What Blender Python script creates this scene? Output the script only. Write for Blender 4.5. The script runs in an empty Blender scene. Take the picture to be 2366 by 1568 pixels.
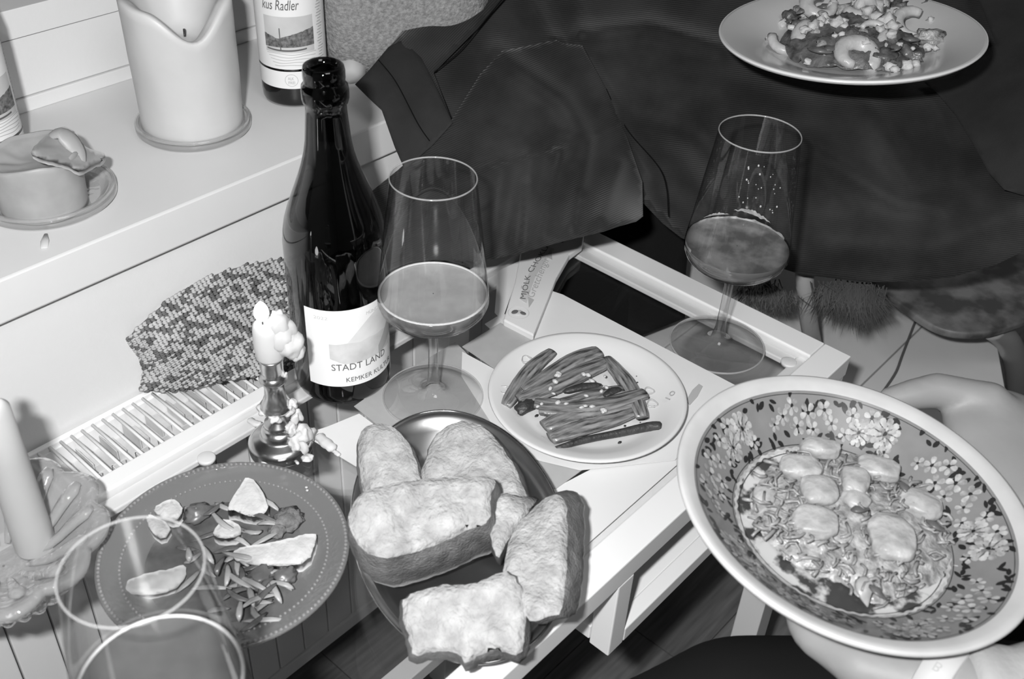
import bpy, bmesh, math, random
import numpy as np
from mathutils import Vector, Matrix, noise
from mathutils.geometry import delaunay_2d_cdt

random.seed(7)
S = bpy.context.scene
COL = S.collection

# ------------------------------------------------------------------ camera, light, exposure
H = 0.62                                     # lens height above the glass table top (z = 0)
YAW, PITCH, ROLL, FPX = 0.69779614, 0.6552961, 0.05697312, 2471.2
CX, CY = 1183.0, 784.0
fw = np.array([math.cos(PITCH)*math.cos(YAW), math.cos(PITCH)*math.sin(YAW), -math.sin(PITCH)])
_r0 = np.array([math.sin(YAW), -math.cos(YAW), 0.0]); _u0 = np.cross(_r0, fw)
rt = math.cos(ROLL)*_r0 + math.sin(ROLL)*_u0; up = np.cross(rt, fw)
EYE = np.array([0.0, 0.0, H])

cam_d = bpy.data.cameras.new('camera'); cam = bpy.data.objects.new('camera', cam_d); COL.objects.link(cam)
cam_d.sensor_fit = 'HORIZONTAL'; cam_d.sensor_width = 36.0; cam_d.lens = FPX/2366*36
cam_d.clip_start = 0.02
cam_d.dof.use_dof = True; cam_d.dof.focus_distance = 0.98; cam_d.dof.aperture_fstop = 10.0
M = Matrix(((rt[0], up[0], -fw[0]), (rt[1], up[1], -fw[1]), (rt[2], up[2], -fw[2])))
cam.matrix_world = Matrix.Translation(EYE) @ M.to_4x4()
S.camera = cam

S.view_settings.view_transform = 'Standard'; S.view_settings.look = 'None'
S.view_settings.gamma = 1.0; S.view_settings.use_curve_mapping = False
S.view_settings.exposure = 0.12

W = bpy.data.worlds.new('world'); S.world = W; W.use_nodes = True
W.node_tree.nodes['Background'].inputs[0].default_value = (1, 1, 1, 1)
W.node_tree.nodes['Background'].inputs[1].default_value = 0.05

fl = bpy.data.lights.new('camera_flash', 'AREA'); fl.shape = 'RECTANGLE'; fl.size = 0.035; fl.size_y = 0.022
fl.energy = 12.5; fl.color = (1, 1, 1)
flo = bpy.data.objects.new('camera_flash', fl); COL.objects.link(flo)
fpos = EYE - rt*0.070 + up*0.050 - fw*0.07
flo.matrix_world = Matrix.Translation(fpos) @ M.to_4x4()
rl = bpy.data.lights.new('room_lamp', 'AREA'); rl.size = 0.6; rl.energy = 5.0; rl.color = (1, 1, 1)
rlo = bpy.data.objects.new('room_lamp', rl); COL.objects.link(rlo); rlo.location = (0.2, -0.5, 1.55)
rlo.rotation_euler = (math.radians(35), 0, math.radians(-15))

# ------------------------------------------------------------------ placing helpers
def ray(x, y): return fw + (x-CX)/FPX*rt - (y-CY)/FPX*up
def P(x, y, z=0.0):
    d = ray(x, y); return Vector(EYE + d*((z-H)/d[2]))
def PY(x, y, Y):
    d = ray(x, y); return Vector(EYE + d*(Y/d[1]))
def PD(x, y, D):
    d = ray(x, y); d = d/np.linalg.norm(d); return Vector(EYE + d*D)

# ------------------------------------------------------------------ mesh helpers
def lab(o, label=None, cat=None, group=None, kind=None):
    if label: o['label'] = label
    if cat: o['category'] = cat
    if group: o['group'] = group
    if kind: o['kind'] = kind
    return o
def empty(name, loc=(0, 0, 0), label=None, cat=None, group=None, rz=0):
    o = bpy.data.objects.new(name, None); COL.objects.link(o); o.location = loc; o.rotation_euler = (0, 0, rz)
    o.empty_display_size = 0.01
    return lab(o, label, cat, group)
def obj(name, verts, faces, m, parent=None, smooth=True, uvs=None, wl=True):
    me = bpy.data.meshes.new(name)
    pl = Vector(parent_loc(parent)) if (parent and wl) else Vector((0, 0, 0))
    me.from_pydata([tuple(Vector(v)-pl) for v in verts], [], faces); me.update()
    if smooth: me.polygons.foreach_set('use_smooth', [True]*len(me.polygons))
    if m: me.materials.append(m)
    if uvs is not None:
        ul = me.uv_layers.new(name='UVMap')
        for l in me.loops: ul.data[l.index].uv = uvs[l.vertex_index]
    o = bpy.data.objects.new(name, me); COL.objects.link(o)
    if parent: o.parent = parent
    elif verts is not None and len(verts):
        # put the origin at the foot of a loose thing
        vs = np.array([tuple(v) for v in verts]); c = Vector(((vs[:,0].min()+vs[:,0].max())/2, (vs[:,1].min()+vs[:,1].max())/2, vs[:,2].min()))
        me.transform(Matrix.Translation(-c)); o.location = c
    return o
def parent_loc(p):
    l = Vector((0, 0, 0))
    while p: l += p.location; p = p.parent
    return l
def box(x0, x1, y0, y1, z0, z1):
    v = [(x0,y0,z0),(x1,y0,z0),(x1,y1,z0),(x0,y1,z0),(x0,y0,z1),(x1,y0,z1),(x1,y1,z1),(x0,y1,z1)]
    f = [(3,2,1,0),(4,5,6,7),(0,1,5,4),(1,2,6,5),(2,3,7,6),(3,0,4,7)]
    return v, f
def join(*ms):
    V, F = [], []
    for v, f in ms:
        n = len(V); V += list(v); F += [tuple(i+n for i in g) for g in f]
    return V, F
def bevel(o, w=0.001, seg=2):
    b = o.modifiers.new('bevel', 'BEVEL'); b.width = w; b.segments = seg; b.limit_method = 'ANGLE'
    return o
def obox(name, b, m, parent=None, bw=0.0008):
    v, f = box(*b); o = obj(name, v, f, m, parent, smooth=False)
    if bw: bevel(o, bw)
    return o
def lathe(prof, c=(0,0,0), seg=64, sx=1, sy=1, rz=0, cap0=True, cap1=False, flute=None):
    V, F, U = [], [], []
    n = len(prof)
    for k, (r, z) in enumerate(prof):
        for i in range(seg):
            a = 2*math.pi*i/seg; rr = r*(flute(a, k, r) if flute else 1)
            x, y = rr*math.cos(a)*sx, rr*math.sin(a)*sy
            V.append((c[0]+x*math.cos(rz)-y*math.sin(rz), c[1]+x*math.sin(rz)+y*math.cos(rz), c[2]+z))
            U.append((i/seg, k/(n-1)))
    for k in range(n-1):
        for i in range(seg):
            j = (i+1) % seg
            F.append((k*seg+i, k*seg+j, (k+1)*seg+j, (k+1)*seg+i))
    if cap0: F.append(tuple(range(seg-1, -1, -1)))
    if cap1: F.append(tuple((n-1)*seg+i for i in range(seg)))
    return V, F, U
def olathe(name, prof, c, m, parent=None, seg=64, cap0=True, cap1=False, **k):
    V, F, U = lathe(prof, c, seg, cap0=cap0, cap1=cap1, **k)
    return obj(name, V, F, m, parent, uvs=U)
def tube(pts, rad, seg=8, flat=1.0):
    pts = [Vector(p) for p in pts]; n = len(pts)
    if not hasattr(rad, '__len__'): rad = [rad]*n
    V, F, U = [], [], []
    up_ = Vector((0, 0, 1))
    for k, p in enumerate(pts):
        t = (pts[min(k+1, n-1)]-pts[max(k-1, 0)]).normalized()
        s = t.cross(up_)
        if s.length < 1e-3: s = t.cross(Vector((0, 1, 0)))
        s.normalize(); w = s.cross(t).normalized()
        for i in range(seg):
            a = 2*math.pi*i/seg
            V.append(p + s*math.cos(a)*rad[k] + w*math.sin(a)*rad[k]*flat); U.append((i/seg, k/(n-1)))
    for k in range(n-1):
        for i in range(seg):
            j = (i+1) % seg; F.append((k*seg+i, k*seg+j, (k+1)*seg+j, (k+1)*seg+i))
    F.append(tuple(range(seg-1, -1, -1))); F.append(tuple((n-1)*seg+i for i in range(seg)))
    return V, F, U
def smooth_path(pts, n=12):
    pts = [Vector(p) for p in pts]
    if len(pts) == 2: return [pts[0].lerp(pts[1], i/(n-1)) for i in range(n)]
    out = []; m = len(pts)-1
    for i in range(n):
        t = i/(n-1)*m; k = min(int(t), m-1); u = t-k
        p0, p1, p2, p3 = pts[max(k-1,0)], pts[k], pts[k+1], pts[min(k+2,m)]
        out.append(0.5*((2*p1)+(-p0+p2)*u+(2*p0-5*p1+4*p2-p3)*u*u+(-p0+3*p1-3*p2+p3)*u**3))
    return out
def prism(pts, dz):      # world points, thickness straight down
    n = len(pts)
    V = [tuple(p) for p in pts] + [(p[0], p[1], p[2]-dz) for p in pts]
    a = sum(pts[i][0]*pts[(i+1)%n][1]-pts[(i+1)%n][0]*pts[i][1] for i in range(n))
    top = tuple(range(n)) if a > 0 else tuple(range(n-1, -1, -1))
    F = [top, tuple(i+n for i in reversed(top))]
    for i in range(n):
        j = (i+1) % n
        F.append((i, i+n, j+n, j) if a > 0 else (j, j+n, i+n, i))
    return V, F
def ico(c, r, sub=2, sc=(1,1,1), nz=0.0, nf=1.0, rot=None):
    bm = bmesh.new(); bmesh.ops.create_icosphere(bm, subdivisions=sub, radius=1.0)
    V = []
    off = Vector((random.random()*50, random.random()*50, 0))
    for v in bm.verts:
        p = v.co.copy(); k = 1 + nz*noise.noise(p*nf+off)
        p = Vector((p.x*sc[0]*r*k, p.y*sc[1]*r*k, p.z*sc[2]*r*k))
        if rot: p = rot @ p
        V.append(p+Vector(c))
    F = [tuple(v.index for v in f.verts) for f in bm.faces]; bm.free()
    return V, F
def inpoly(x, y, poly):
    c = False; n = len(poly); j = n-1
    for i in range(n):
        xi, yi = poly[i]; xj, yj = poly[j]
        if (yi > y) != (yj > y) and x < (xj-xi)*(y-yi)/(yj-yi)+xi: c = not c
        j = i
    return c
def resample(poly, step, wob=0.0, closed=True):
    out = []; n = len(poly)
    for i in range(n if closed else n-1):
        a, b = poly[i], poly[(i+1) % n]; L = math.hypot(b[0]-a[0], b[1]-a[1]); m = max(1, int(L/step))
        for k in range(m):
            t = k/m; x, y = a[0]+(b[0]-a[0])*t, a[1]+(b[1]-a[1])*t
            if wob:
                q = noise.noise_vector(Vector((x/wob[1], y/wob[1], 3.3))); x += q[0]*wob[0]; y += q[1]*wob[0]
            out.append((x, y))
    return out
def chaikin(poly, it=2):
    for _ in range(it):
        o = []
        for i in range(len(poly)):
            a, b = poly[i], poly[(i+1) % len(poly)]
            o += [(a[0]*.75+b[0]*.25, a[1]*.75+b[1]*.25), (a[0]*.25+b[0]*.75, a[1]*.25+b[1]*.75)]
        poly = o
    return poly
def tri_fill(poly, step):
    """2D triangulation of a polygon with interior grid points"""
    xs = [p[0] for p in poly]; ys = [p[1] for p in poly]
    pts = [Vector(p) for p in poly]; nb = len(pts)
    edges = [(i, (i+1) % nb) for i in range(nb)]
    y = min(ys)+step/2; k = 0
    arr = np.array(poly)
    while y < max(ys):
        x = min(xs) + (step/2 if k % 2 else 0)
        while x < max(xs):
            if inpoly(x, y, poly) and np.min((arr[:,0]-x)**2+(arr[:,1]-y)**2) > (step*.6)**2: pts.append(Vector((x, y)))
            x += step
        y += step*.87; k += 1
    r = delaunay_2d_cdt(pts, edges, [list(range(nb))], 1, 1e-6)
    return [tuple(v) for v in r[0]], [tuple(f) for f in r[2]]
def seg_dist(x, y, line):
    best = 1e9
    for (x0, y0), (x1, y1) in zip(line[:-1], line[1:]):
        dx, dy = x1-x0, y1-y0; t = max(0, min(1, ((x-x0)*dx+(y-y0)*dy)/(dx*dx+dy*dy+1e-9)))
        best = min(best, math.hypot(x-x0-t*dx, y-y0-t*dy))
    return best
def tps(ctrl):
    """smooth interpolation of scattered (x, y, value)"""
    c = np.array(ctrl, float); x = c[:, :2]/1000; n = len(c)
    d = np.linalg.norm(x[:, None]-x[None], axis=2); K = np.where(d > 0, d*d*np.log(d+1e-12), 0)+np.eye(n)*1e-5
    Pm = np.c_[np.ones(n), x]; A = np.zeros((n+3, n+3)); A[:n, :n] = K; A[:n, n:] = Pm; A[n:, :n] = Pm.T
    s = np.linalg.solve(A, np.r_[c[:, 2], 0, 0, 0])
    def f(px, py):
        q = np.array([px, py])/1000; dd = np.linalg.norm(x-q, axis=1)
        return float((np.where(dd > 0, dd*dd*np.log(dd+1e-12), 0)*s[:n]).sum()+s[n]+s[n+1]*q[0]+s[n+2]*q[1])
    return f
def sheet(name, outline, depth, m, parent=None, ridges=(), step=14, thick=0.003, wob=0.0, off=0.0, rot=0.0, edge=0.0, fscale=1.0):
    """cloth: traced outline, real distance at every vertex, folds and thickness"""
    poly = resample(outline, step, wob)
    v2, f2 = tri_fill(poly, step); V, U = [], []
    ca, sa = math.cos(rot), math.sin(rot)
    ring = poly+[poly[0]]
    for x, y in v2:
        D = depth(x, y)+off
        for line, amp, w in ridges:
            D -= fscale*amp*math.exp(-(seg_dist(x, y, line)/w)**2)
        if edge:
            e = seg_dist(x, y, ring); D += edge*math.exp(-(e/14)**2)
        V.append(PD(x, y, D)); U.append(((x*ca+y*sa)/1000, (-x*sa+y*ca)/1000))
    F = []
    for f in f2:
        a, b, c = (V[i] for i in f[:3]); nrm = (b-a).cross(c-a)
        F.append(f if nrm.dot(Vector(EYE)-a) > 0 else tuple(reversed(f)))
    n = len(V); nb = len(poly)
    V = V + [v+(v-Vector(EYE)).normalized()*thick for v in V]; U = U+U
    F = F + [tuple(i+n for i in reversed(f)) for f in F]
    cw_ = sum(poly[i][0]*poly[(i+1)%nb][1]-poly[(i+1)%nb][0]*poly[i][1] for i in range(nb)) > 0
    for i in range(nb):
        j = (i+1) % nb
        F.append((i, j, j+n, i+n) if cw_ else (j, i, i+n, j+n))
    return obj(name, V, F, m, parent, uvs=U)

# text as real flat geometry
def text2d(s, size=1.0, shear=0.0):
    c = bpy.data.curves.new('txt', 'FONT'); c.body = s; c.size = size; c.shear = shear; c.align_x = 'LEFT'; c.resolution_u = 3
    o = bpy.data.objects.new('txt', c); COL.objects.link(o)
    dg = bpy.context.evaluated_depsgraph_get(); me = o.evaluated_get(dg).to_mesh()
    V = [(v.co.x, v.co.y) for v in me.vertices]; F = [tuple(p.vertices) for p in me.polygons]
    o.evaluated_get(dg).to_mesh_clear(); bpy.data.objects.remove(o); bpy.data.curves.remove(c)
    if not V: return [(0,0)], [], 1
    return V, F, max(v[0] for v in V)
def text_on(name, s, fn, m, parent, size, shear=0.0, width=None):
    V, F, w = text2d(s, size, shear); k = (width/w) if width else 1.0
    return obj(name, [fn(x*k, y) for x, y in V], F, m, parent, smooth=False)

# ------------------------------------------------------------------ materials (greys: black and white film)
def mat(name, v, rough=0.5, spec=0.5, metal=0.0, nv=0.0, ns=20.0, bump=0.0, bs=200.0, vor=False, sss=0.0, v2=None, uvn=None, coat=0.0, contrast=None, alpha=1.0):
    m = bpy.data.materials.new(name); m.use_nodes = True; nt = m.node_tree; N = nt.nodes; L = nt.links
    b = N['Principled BSDF']; b.inputs['Base Color'].default_value = (v, v, v, 1)
    b.inputs['Roughness'].default_value = rough; b.inputs['Metallic'].default_value = metal
    b.inputs['Specular IOR Level'].default_value = spec
    if coat: b.inputs['Coat Weight'].default_value = coat; b.inputs['Coat Roughness'].default_value = 0.05
    if sss:
        b.inputs['Subsurface Weight'].default_value = sss; b.inputs['Subsurface Radius'].default_value = (1, 1, 1); b.inputs['Subsurface Scale'].default_value = 0.006
    if alpha < 1: b.inputs['Alpha'].default_value = alpha
    tc = N.new('ShaderNodeTexCoord')
    src = tc.outputs['Object']
    if uvn:
        mp = N.new('ShaderNodeMapping'); mp.inputs['Scale'].default_value = uvn; L.new(tc.outputs['UV'], mp.inputs[0]); src = mp.outputs[0]
    if nv or v2 is not None:
        t = N.new('ShaderNodeTexNoise'); t.inputs['Scale'].default_value = ns; t.inputs['Detail'].default_value = 6; L.new(src, t.inputs['Vector'])
        r = N.new('ShaderNodeValToRGB'); L.new(t.outputs['Fac'], r.inputs[0])
        lo, hi = (v2, v) if v2 is not None else (v*(1-nv), min(1, v*(1+nv)))
        c = contrast or (0.3, 0.7)
        r.color_ramp.elements[0].position = c[0]; r.color_ramp.elements[0].color = (lo, lo, lo, 1)
        r.color_ramp.elements[1].position = c[1]; r.color_ramp.elements[1].color = (hi, hi, hi, 1)
        L.new(r.outputs[0], b.inputs['Base Color'])
    if bump:
        t = N.new('ShaderNodeTexVoronoi' if vor else 'ShaderNodeTexNoise'); t.inputs['Scale'].default_value = bs
        L.new(tc.outputs['Object'], t.inputs['Vector'])
        bp = N.new('ShaderNodeBump'); bp.inputs['Strength'].default_value = bump; bp.inputs['Distance'].default_value = 0.002
        L.new(t.outputs[0], bp.inputs['Height']); L.new(bp.outputs[0], b.inputs['Normal'])
    return m
def glass(name, tint=0.96, edge=0.5, rough=0.02, body=0.0, bump=0.0, bs=60, refl=0.5):
    """thin-walled clear glass: see-through face on, mirror-like and denser at the rim"""
    m = bpy.data.materials.new(name); m.use_nodes = True; nt = m.node_tree; N = nt.nodes; L = nt.links; N.clear()
    out = N.new('ShaderNodeOutputMaterial'); tr = N.new('ShaderNodeBsdfTransparent'); gl = N.new('ShaderNodeBsdfGlossy'); df = N.new('ShaderNodeBsdfDiffuse')
    lw = N.new('ShaderNodeLayerWeight'); lw.inputs['Blend'].default_value = refl
    mx = N.new('ShaderNodeMixShader'); m2 = N.new('ShaderNodeMixShader'); m3 = N.new('ShaderNodeMixShader')
    cr = N.new('ShaderNodeValToRGB'); cr.color_ramp.elements[0].position = 0.45; cr.color_ramp.elements[1].position = 1.0
    cr.color_ramp.elements[0].color = (tint, tint, tint, 1); cr.color_ramp.elements[1].color = (tint*edge,)*3+(1,)
    L.new(lw.outputs['Facing'], cr.inputs[0]); L.new(cr.outputs[0], tr.inputs[0])
    gl.inputs['Roughness'].default_value = rough; gl.inputs['Color'].default_value = (1, 1, 1, 1)
    df.inputs['Color'].default_value = (0.8, 0.8, 0.8, 1)
    lw.inputs['Blend'].default_value = 0.5
    pw = N.new('ShaderNodeMath'); pw.operation = 'POWER'; pw.inputs[1].default_value = 3.5; L.new(lw.outputs['Facing'], pw.inputs[0])
    ma = N.new('ShaderNodeMath'); ma.operation = 'MULTIPLY_ADD'; ma.inputs[1].default_value = refl*1.6; ma.inputs[2].default_value = 0.03+0.06*refl; L.new(pw.outputs[0], ma.inputs[0])
    L.new(ma.outputs[0], mx.inputs[0]); L.new(tr.outputs[0], mx.inputs[1]); L.new(gl.outputs[0], mx.inputs[2])
    m2.inputs[0].default_value = body; L.new(mx.outputs[0], m2.inputs[1]); L.new(df.outputs[0], m2.inputs[2])
    L.new(m2.outputs[0], out.inputs[0])
    if bump:
        tc = N.new('ShaderNodeTexCoord'); t = N.new('ShaderNodeTexNoise'); t.inputs['Scale'].default_value = bs; L.new(tc.outputs['Object'], t.inputs['Vector'])
        bp = N.new('ShaderNodeBump'); bp.inputs['Strength'].default_value = bump; bp.inputs['Distance'].default_value = 0.003; L.new(t.outputs[0], bp.inputs['Height'])
        L.new(bp.outputs[0], gl.inputs['Normal']); L.new(bp.outputs[0], lw.inputs['Normal'])
    return m
def emit(name, s):
    m = bpy.data.materials.new(name); m.use_nodes = True; N = m.node_tree.nodes; N.clear()
    e = N.new('ShaderNodeEmission'); e.inputs[1].default_value = s; o = N.new('ShaderNodeOutputMaterial'); m.node_tree.links.new(e.outputs[0], o.inputs[0]); return m
def corduroy(name, lo, hi, sc=110.0, bump=0.35):
    m = mat(name, hi, 0.85, 0.25); nt = m.node_tree; N = nt.nodes; L = nt.links; b = N['Principled BSDF']
    tc = N.new('ShaderNodeTexCoord'); w = N.new('ShaderNodeTexWave'); w.bands_direction = 'Y'; w.inputs['Scale'].default_value = sc*.62
    w.inputs['Distortion'].default_value = 0.6; w.inputs['Detail'].default_value = 1.0
    L.new(tc.outputs['UV'], w.inputs['Vector'])
    n = N.new('ShaderNodeTexNoise'); n.inputs['Scale'].default_value = 6.0; n.inputs['Detail'].default_value = 5; L.new(tc.outputs['UV'], n.inputs['Vector'])
    mx = N.new('ShaderNodeMath'); mx.operation = 'MULTIPLY_ADD'; mx.inputs[1].default_value = 0.16; L.new(w.outputs['Fac'], mx.inputs[0]); L.new(n.outputs['Fac'], mx.inputs[2])
    r = N.new('ShaderNodeValToRGB'); r.color_ramp.elements[0].position = .42; r.color_ramp.elements[0].color = (lo, lo, lo, 1)
    r.color_ramp.elements[1].position = .80; r.color_ramp.elements[1].color = (hi, hi, hi, 1); L.new(mx.outputs[0], r.inputs[0]); L.new(r.outputs[0], b.inputs['Base Color'])
    bp = N.new('ShaderNodeBump'); bp.inputs['Strength'].default_value = bump; bp.inputs['Distance'].default_value = 0.0008
    L.new(w.outputs['Fac'], bp.inputs['Height']); L.new(bp.outputs[0], b.inputs['Normal'])
    b.inputs['Sheen Weight'].default_value = 0.15; b.inputs['Sheen Roughness'].default_value = 0.4
    return m

M_wall = mat('wall_paint', 0.74, 0.7, 0.2, nv=0.03, ns=5, bump=0.08, bs=180)
M_sill = mat('sill_paint', 0.70, 0.45, 0.4, nv=0.03, ns=8)
M_white = mat('white_lacquer', 0.78, 0.35, 0.5)
M_rad = mat('radiator_enamel', 0.88, 0.4, 0.4)
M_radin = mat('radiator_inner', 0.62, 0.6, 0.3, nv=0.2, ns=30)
M_dark = mat('window_dark', 0.02, 0.1, 0.5)
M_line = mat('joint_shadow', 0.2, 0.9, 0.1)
M_paper = mat('white_paper', 0.66, 0.7, 0.2, nv=0.03, ns=20)
M_paper2 = mat('bright_paper', 0.66, 0.7, 0.2)
M_card = mat('grey_cardboard', 0.36, 0.8, 0.2, nv=0.05, ns=60)
M_ink = mat('ink', 0.12, 0.7, 0.2)
M_ink2 = mat('light_ink', 0.4, 0.7, 0.2)
M_ink3 = mat('band_ink', 0.52, 0.7, 0.2)
M_bottle = glass('dark_bottle_glass', 0.10, 1.0, rough=0.04, refl=0.45)
_cr = [n for n in M_bottle.node_tree.nodes if n.type == 'VALTORGB'][0].color_ramp
for p_, v_ in ((0.0, .06), (.40, .10), (.58, .34), (.85, .42), (1.0, .10)):
    e_ = _cr.elements.new(p_) if 0 < p_ < 1 else _cr.elements[0 if p_ == 0 else -1]
    e_.position = p_; e_.color = (v_, v_, v_, 1)
M_label = mat('label_paper', 0.80, 0.55, 0.3)
M_clear = glass('clear_glass', 0.965, 0.35, refl=0.32)
M_foot = glass('foot_glass', 0.90, 0.25, refl=0.6, body=0.02)
M_rim = glass('glass_rim', 0.80, 0.6, refl=0.5, body=0.25)
M_top = glass('table_glass', 0.985, 0.8, rough=0.0, refl=0.28)
M_dish = glass('dish_glass', 0.94, 0.5, refl=0.6, body=0.16, bump=0.25, bs=60)
M_flute = glass('pressed_glass', 0.62, 0.4, rough=0.04, refl=0.9, body=0.24, bump=1.0, bs=130)
M_smoke = glass('smoked_glass', 0.36, 0.5, rough=0.08, refl=0.4, body=0.16, bump=0.3, bs=300)
M_beads = glass('bead_glass', 0.6, 0.4, rough=0.05, refl=0.5, body=0.22)
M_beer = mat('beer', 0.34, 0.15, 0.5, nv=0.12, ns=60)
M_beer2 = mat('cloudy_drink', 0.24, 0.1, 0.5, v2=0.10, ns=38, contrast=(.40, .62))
M_side = mat('drink_side_shade', 0.12, 0.12, 0.5, nv=0.1, ns=40)  # drink below its surface, the dark look of refraction painted in
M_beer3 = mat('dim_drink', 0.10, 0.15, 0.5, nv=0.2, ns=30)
M_foam = mat('foam', 0.6, 0.8, 0.2, bump=0.3, bs=800)
M_foamt = mat('thin_foam', 0.42, 0.7, 0.2, nv=0.4, ns=160)
M_wax = mat('white_wax', 0.58, 0.45, 0.4, sss=0.35, nv=0.03, ns=30)
M_wax2 = mat('grey_wax', 0.36, 0.45, 0.4, sss=0.3, nv=0.12, ns=40)
M_burn = mat('burnt_wax', 0.30, 0.6, 0.3, nv=0.4, ns=70)
M_brass = mat('worn_brass', 0.62, 0.26, 0.5, metal=1.0, nv=0.35, ns=40)
M_steel = mat('pan_steel', 0.62, 0.32, 0.5, metal=1.0, nv=0.15, ns=25)
M_steelr = mat('pan_rim', 0.75, 0.15, 0.5, metal=1.0)
M_crumb = mat('bread_crumb', 0.36, 0.9, 0.1, nv=0.25, ns=90, bump=1.0, bs=300)
M_crust = mat('bread_crust', 0.17, 0.7, 0.3, nv=0.35, ns=90, bump=0.6, bs=500)
M_plate = mat('white_china', 0.64, 0.18, 0.5, coat=0.3)
M_plate2 = mat('grey_china', 0.52, 0.2, 0.5, coat=0.3, nv=0.04, ns=14)
M_rimw = mat('ivory_rim', 0.50, 0.3, 0.5, nv=0.06, ns=45)
M_band = mat('floral_ground', 0.20, 0.22, 0.5, nv=0.08, ns=60)
M_well = mat('bowl_well', 0.50, 0.2, 0.5, v2=0.05, ns=55, contrast=(0.47, 0.55))
M_petal = mat('petal_print', 0.44, 0.25, 0.5, v2=0.17, ns=170)
M_petal2 = mat('bright_petal_print', 0.52, 0.25, 0.5, v2=0.27, ns=160)
M_leafp = mat('leaf_print', 0.02, 0.25, 0.5)
M_leek = mat('roast_leek', 0.26, 0.3, 0.5, v2=0.025, uvn=(7, 1.6, 1), ns=2.0, contrast=(0.34, 0.60), bump=0.3, bs=160)
M_char = mat('charred', 0.035, 0.5, 0.5, nv=0.5, ns=80, bump=0.5, bs=300)
M_onion = mat('pale_onion', 0.5, 0.3, 0.5, nv=0.15, ns=60, bump=0.2, bs=200)
M_oil = mat('oil_stain', 0.42, 0.2, 0.5, nv=0.1, ns=60)
M_leaf = mat('herb_leaf', 0.12, 0.35, 0.5, nv=0.4, ns=60)
M_leafl = mat('pale_leaf', 0.33, 0.35, 0.5, nv=0.25, ns=60)
M_cheese = mat('cheese', 0.48, 0.6, 0.3, nv=0.1, ns=80, bump=0.4, bs=350)
M_prawn = mat('prawn_flesh', 0.44, 0.35, 0.5, nv=0.22, ns=50, bump=0.3, bs=200)
M_dump = mat('scallop_flesh', 0.38, 0.4, 0.4, nv=0.30, ns=60, bump=0.6, bs=160)
M_roast = mat('roast_veg', 0.10, 0.35, 0.5, nv=0.6, ns=90, bump=0.5, bs=260)
M_slaw = mat('shredded_veg', 0.29, 0.35, 0.5, nv=0.55, ns=130, bump=0.8, bs=260)
M_strand = mat('veg_strand', 0.25, 0.35, 0.5, nv=0.3, ns=50)
M_skin = mat('skin', 0.27, 0.5, 0.35, nv=0.05, ns=14, bump=0.12, bs=120, sss=0.15)
M_trouser = mat('black_trousers', 0.010, 0.9, 0.1)
M_sleeve = mat('pale_knit_sleeve', 0.36, 0.85, 0.2, nv=0.08, ns=40, bump=0.2, bs=300)
M_band2 = mat('wrist_band', 0.50, 0.5, 0.3)
M_cord = corduroy('dark_corduroy', 0.009, 0.036)
M_cuff = mat('cuff_cloth', 0.028, 0.9, 0.15, nv=0.15, ns=25, bump=0.15, bs=900)
M_black = mat('black_cloth', 0.010, 0.9, 0.1)
M_stitch = mat('stitching', 0.005, 0.9, 0.1)
M_felt = mat('grey_felt', 0.26, 0.95, 0.1, nv=0.3, ns=260, bump=0.8, bs=420)
M_wool_l = mat('light_wool', 0.46, 0.95, 0.1, nv=0.15, ns=90)
M_wool_d = mat('dark_wool', 0.15, 0.95, 0.1, nv=0.3, ns=90)
M_floor = mat('floor_wood', 0.22, 0.5, 0.4, nv=0.25, ns=6)
M_bench = mat('pale_bench', 0.64, 0.5, 0.3, nv=0.05, ns=10)
M_seat = mat('chair_seat_wood', 0.20, 0.4, 0.5, v2=0.06, ns=28, contrast=(0.4, 0.62))
M_tube = mat('chair_tube', 0.32, 0.35, 0.5)
M_fur = mat('dark_fur', 0.05, 0.6, 0.4)
M_flame = emit('flame', 6.0)
for mm, sc in ((M_floor, (1.5, 30, 1)),):
    pass

# ------------------------------------------------------------------ setting
WY = 0.770
def struct(name, v, f, m, bw=0.0):
    o = obj(name, v, f, m, None, smooth=False); o['kind'] = 'structure'
    if bw: bevel(o, bw)
    return o
FZ = -0.62
struct('wall_back', *join(box(-1.5, 3.0, WY, WY+0.05, FZ, 0.0735), box(-1.5, 3.0, WY+0.05, WY+0.25, FZ, 0.0799)), M_wall)
struct('trim_1', *box(-1.5, 3.0, WY-0.013, 1.02, 0.080, 0.12), M_sill, 0.002)          # window sill
w = struct('window_1', *join(box(-1.5, 3.0, 1.016, 1.06, 0.12, 0.1345)), M_wall, 0.001)
p_ = obj('bottom_rail', *box(-1.5, 3.0, 1.019, 1.06, 0.1352, 0.2225), M_wall, w, smooth=False); bevel(p_, 0.0008)
p_ = obj('joint_strip', *box(-1.5, 3.0, 1.0186, 1.03, 0.194, 0.1945), M_line, w, smooth=False)
p_ = obj('pane', *box(-1.5, 3.0, 1.05, 1.056, 0.2225, 1.4), M_dark, w, smooth=False)
struct('wall_window_top', *box(-1.5, 3.0, 1.0, 1.2, 1.4, 1.9), M_wall)
struct('wall_left', *box(-1.6, -1.5, -2.6, 1.2, FZ, 1.9), M_wall)
struct('wall_right', *box(3.0, 3.1, -2.6, 1.2, FZ, 1.9), M_wall)
struct('wall_front', *box(-1.5, 3.0, -2.7, -2.6, FZ, 1.9), M_wall)
struct('ceiling', *box(-1.6, 3.1, -2.7, 1.2, 1.9, 1.95), M_wall)
flr = struct('floor', *box(-1.5, 3.0, -2.6, 1.1, FZ-0.05, FZ-0.012), M_line)
fm = mat('plank_wood', 0.2, 0.45, 0.4)
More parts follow.
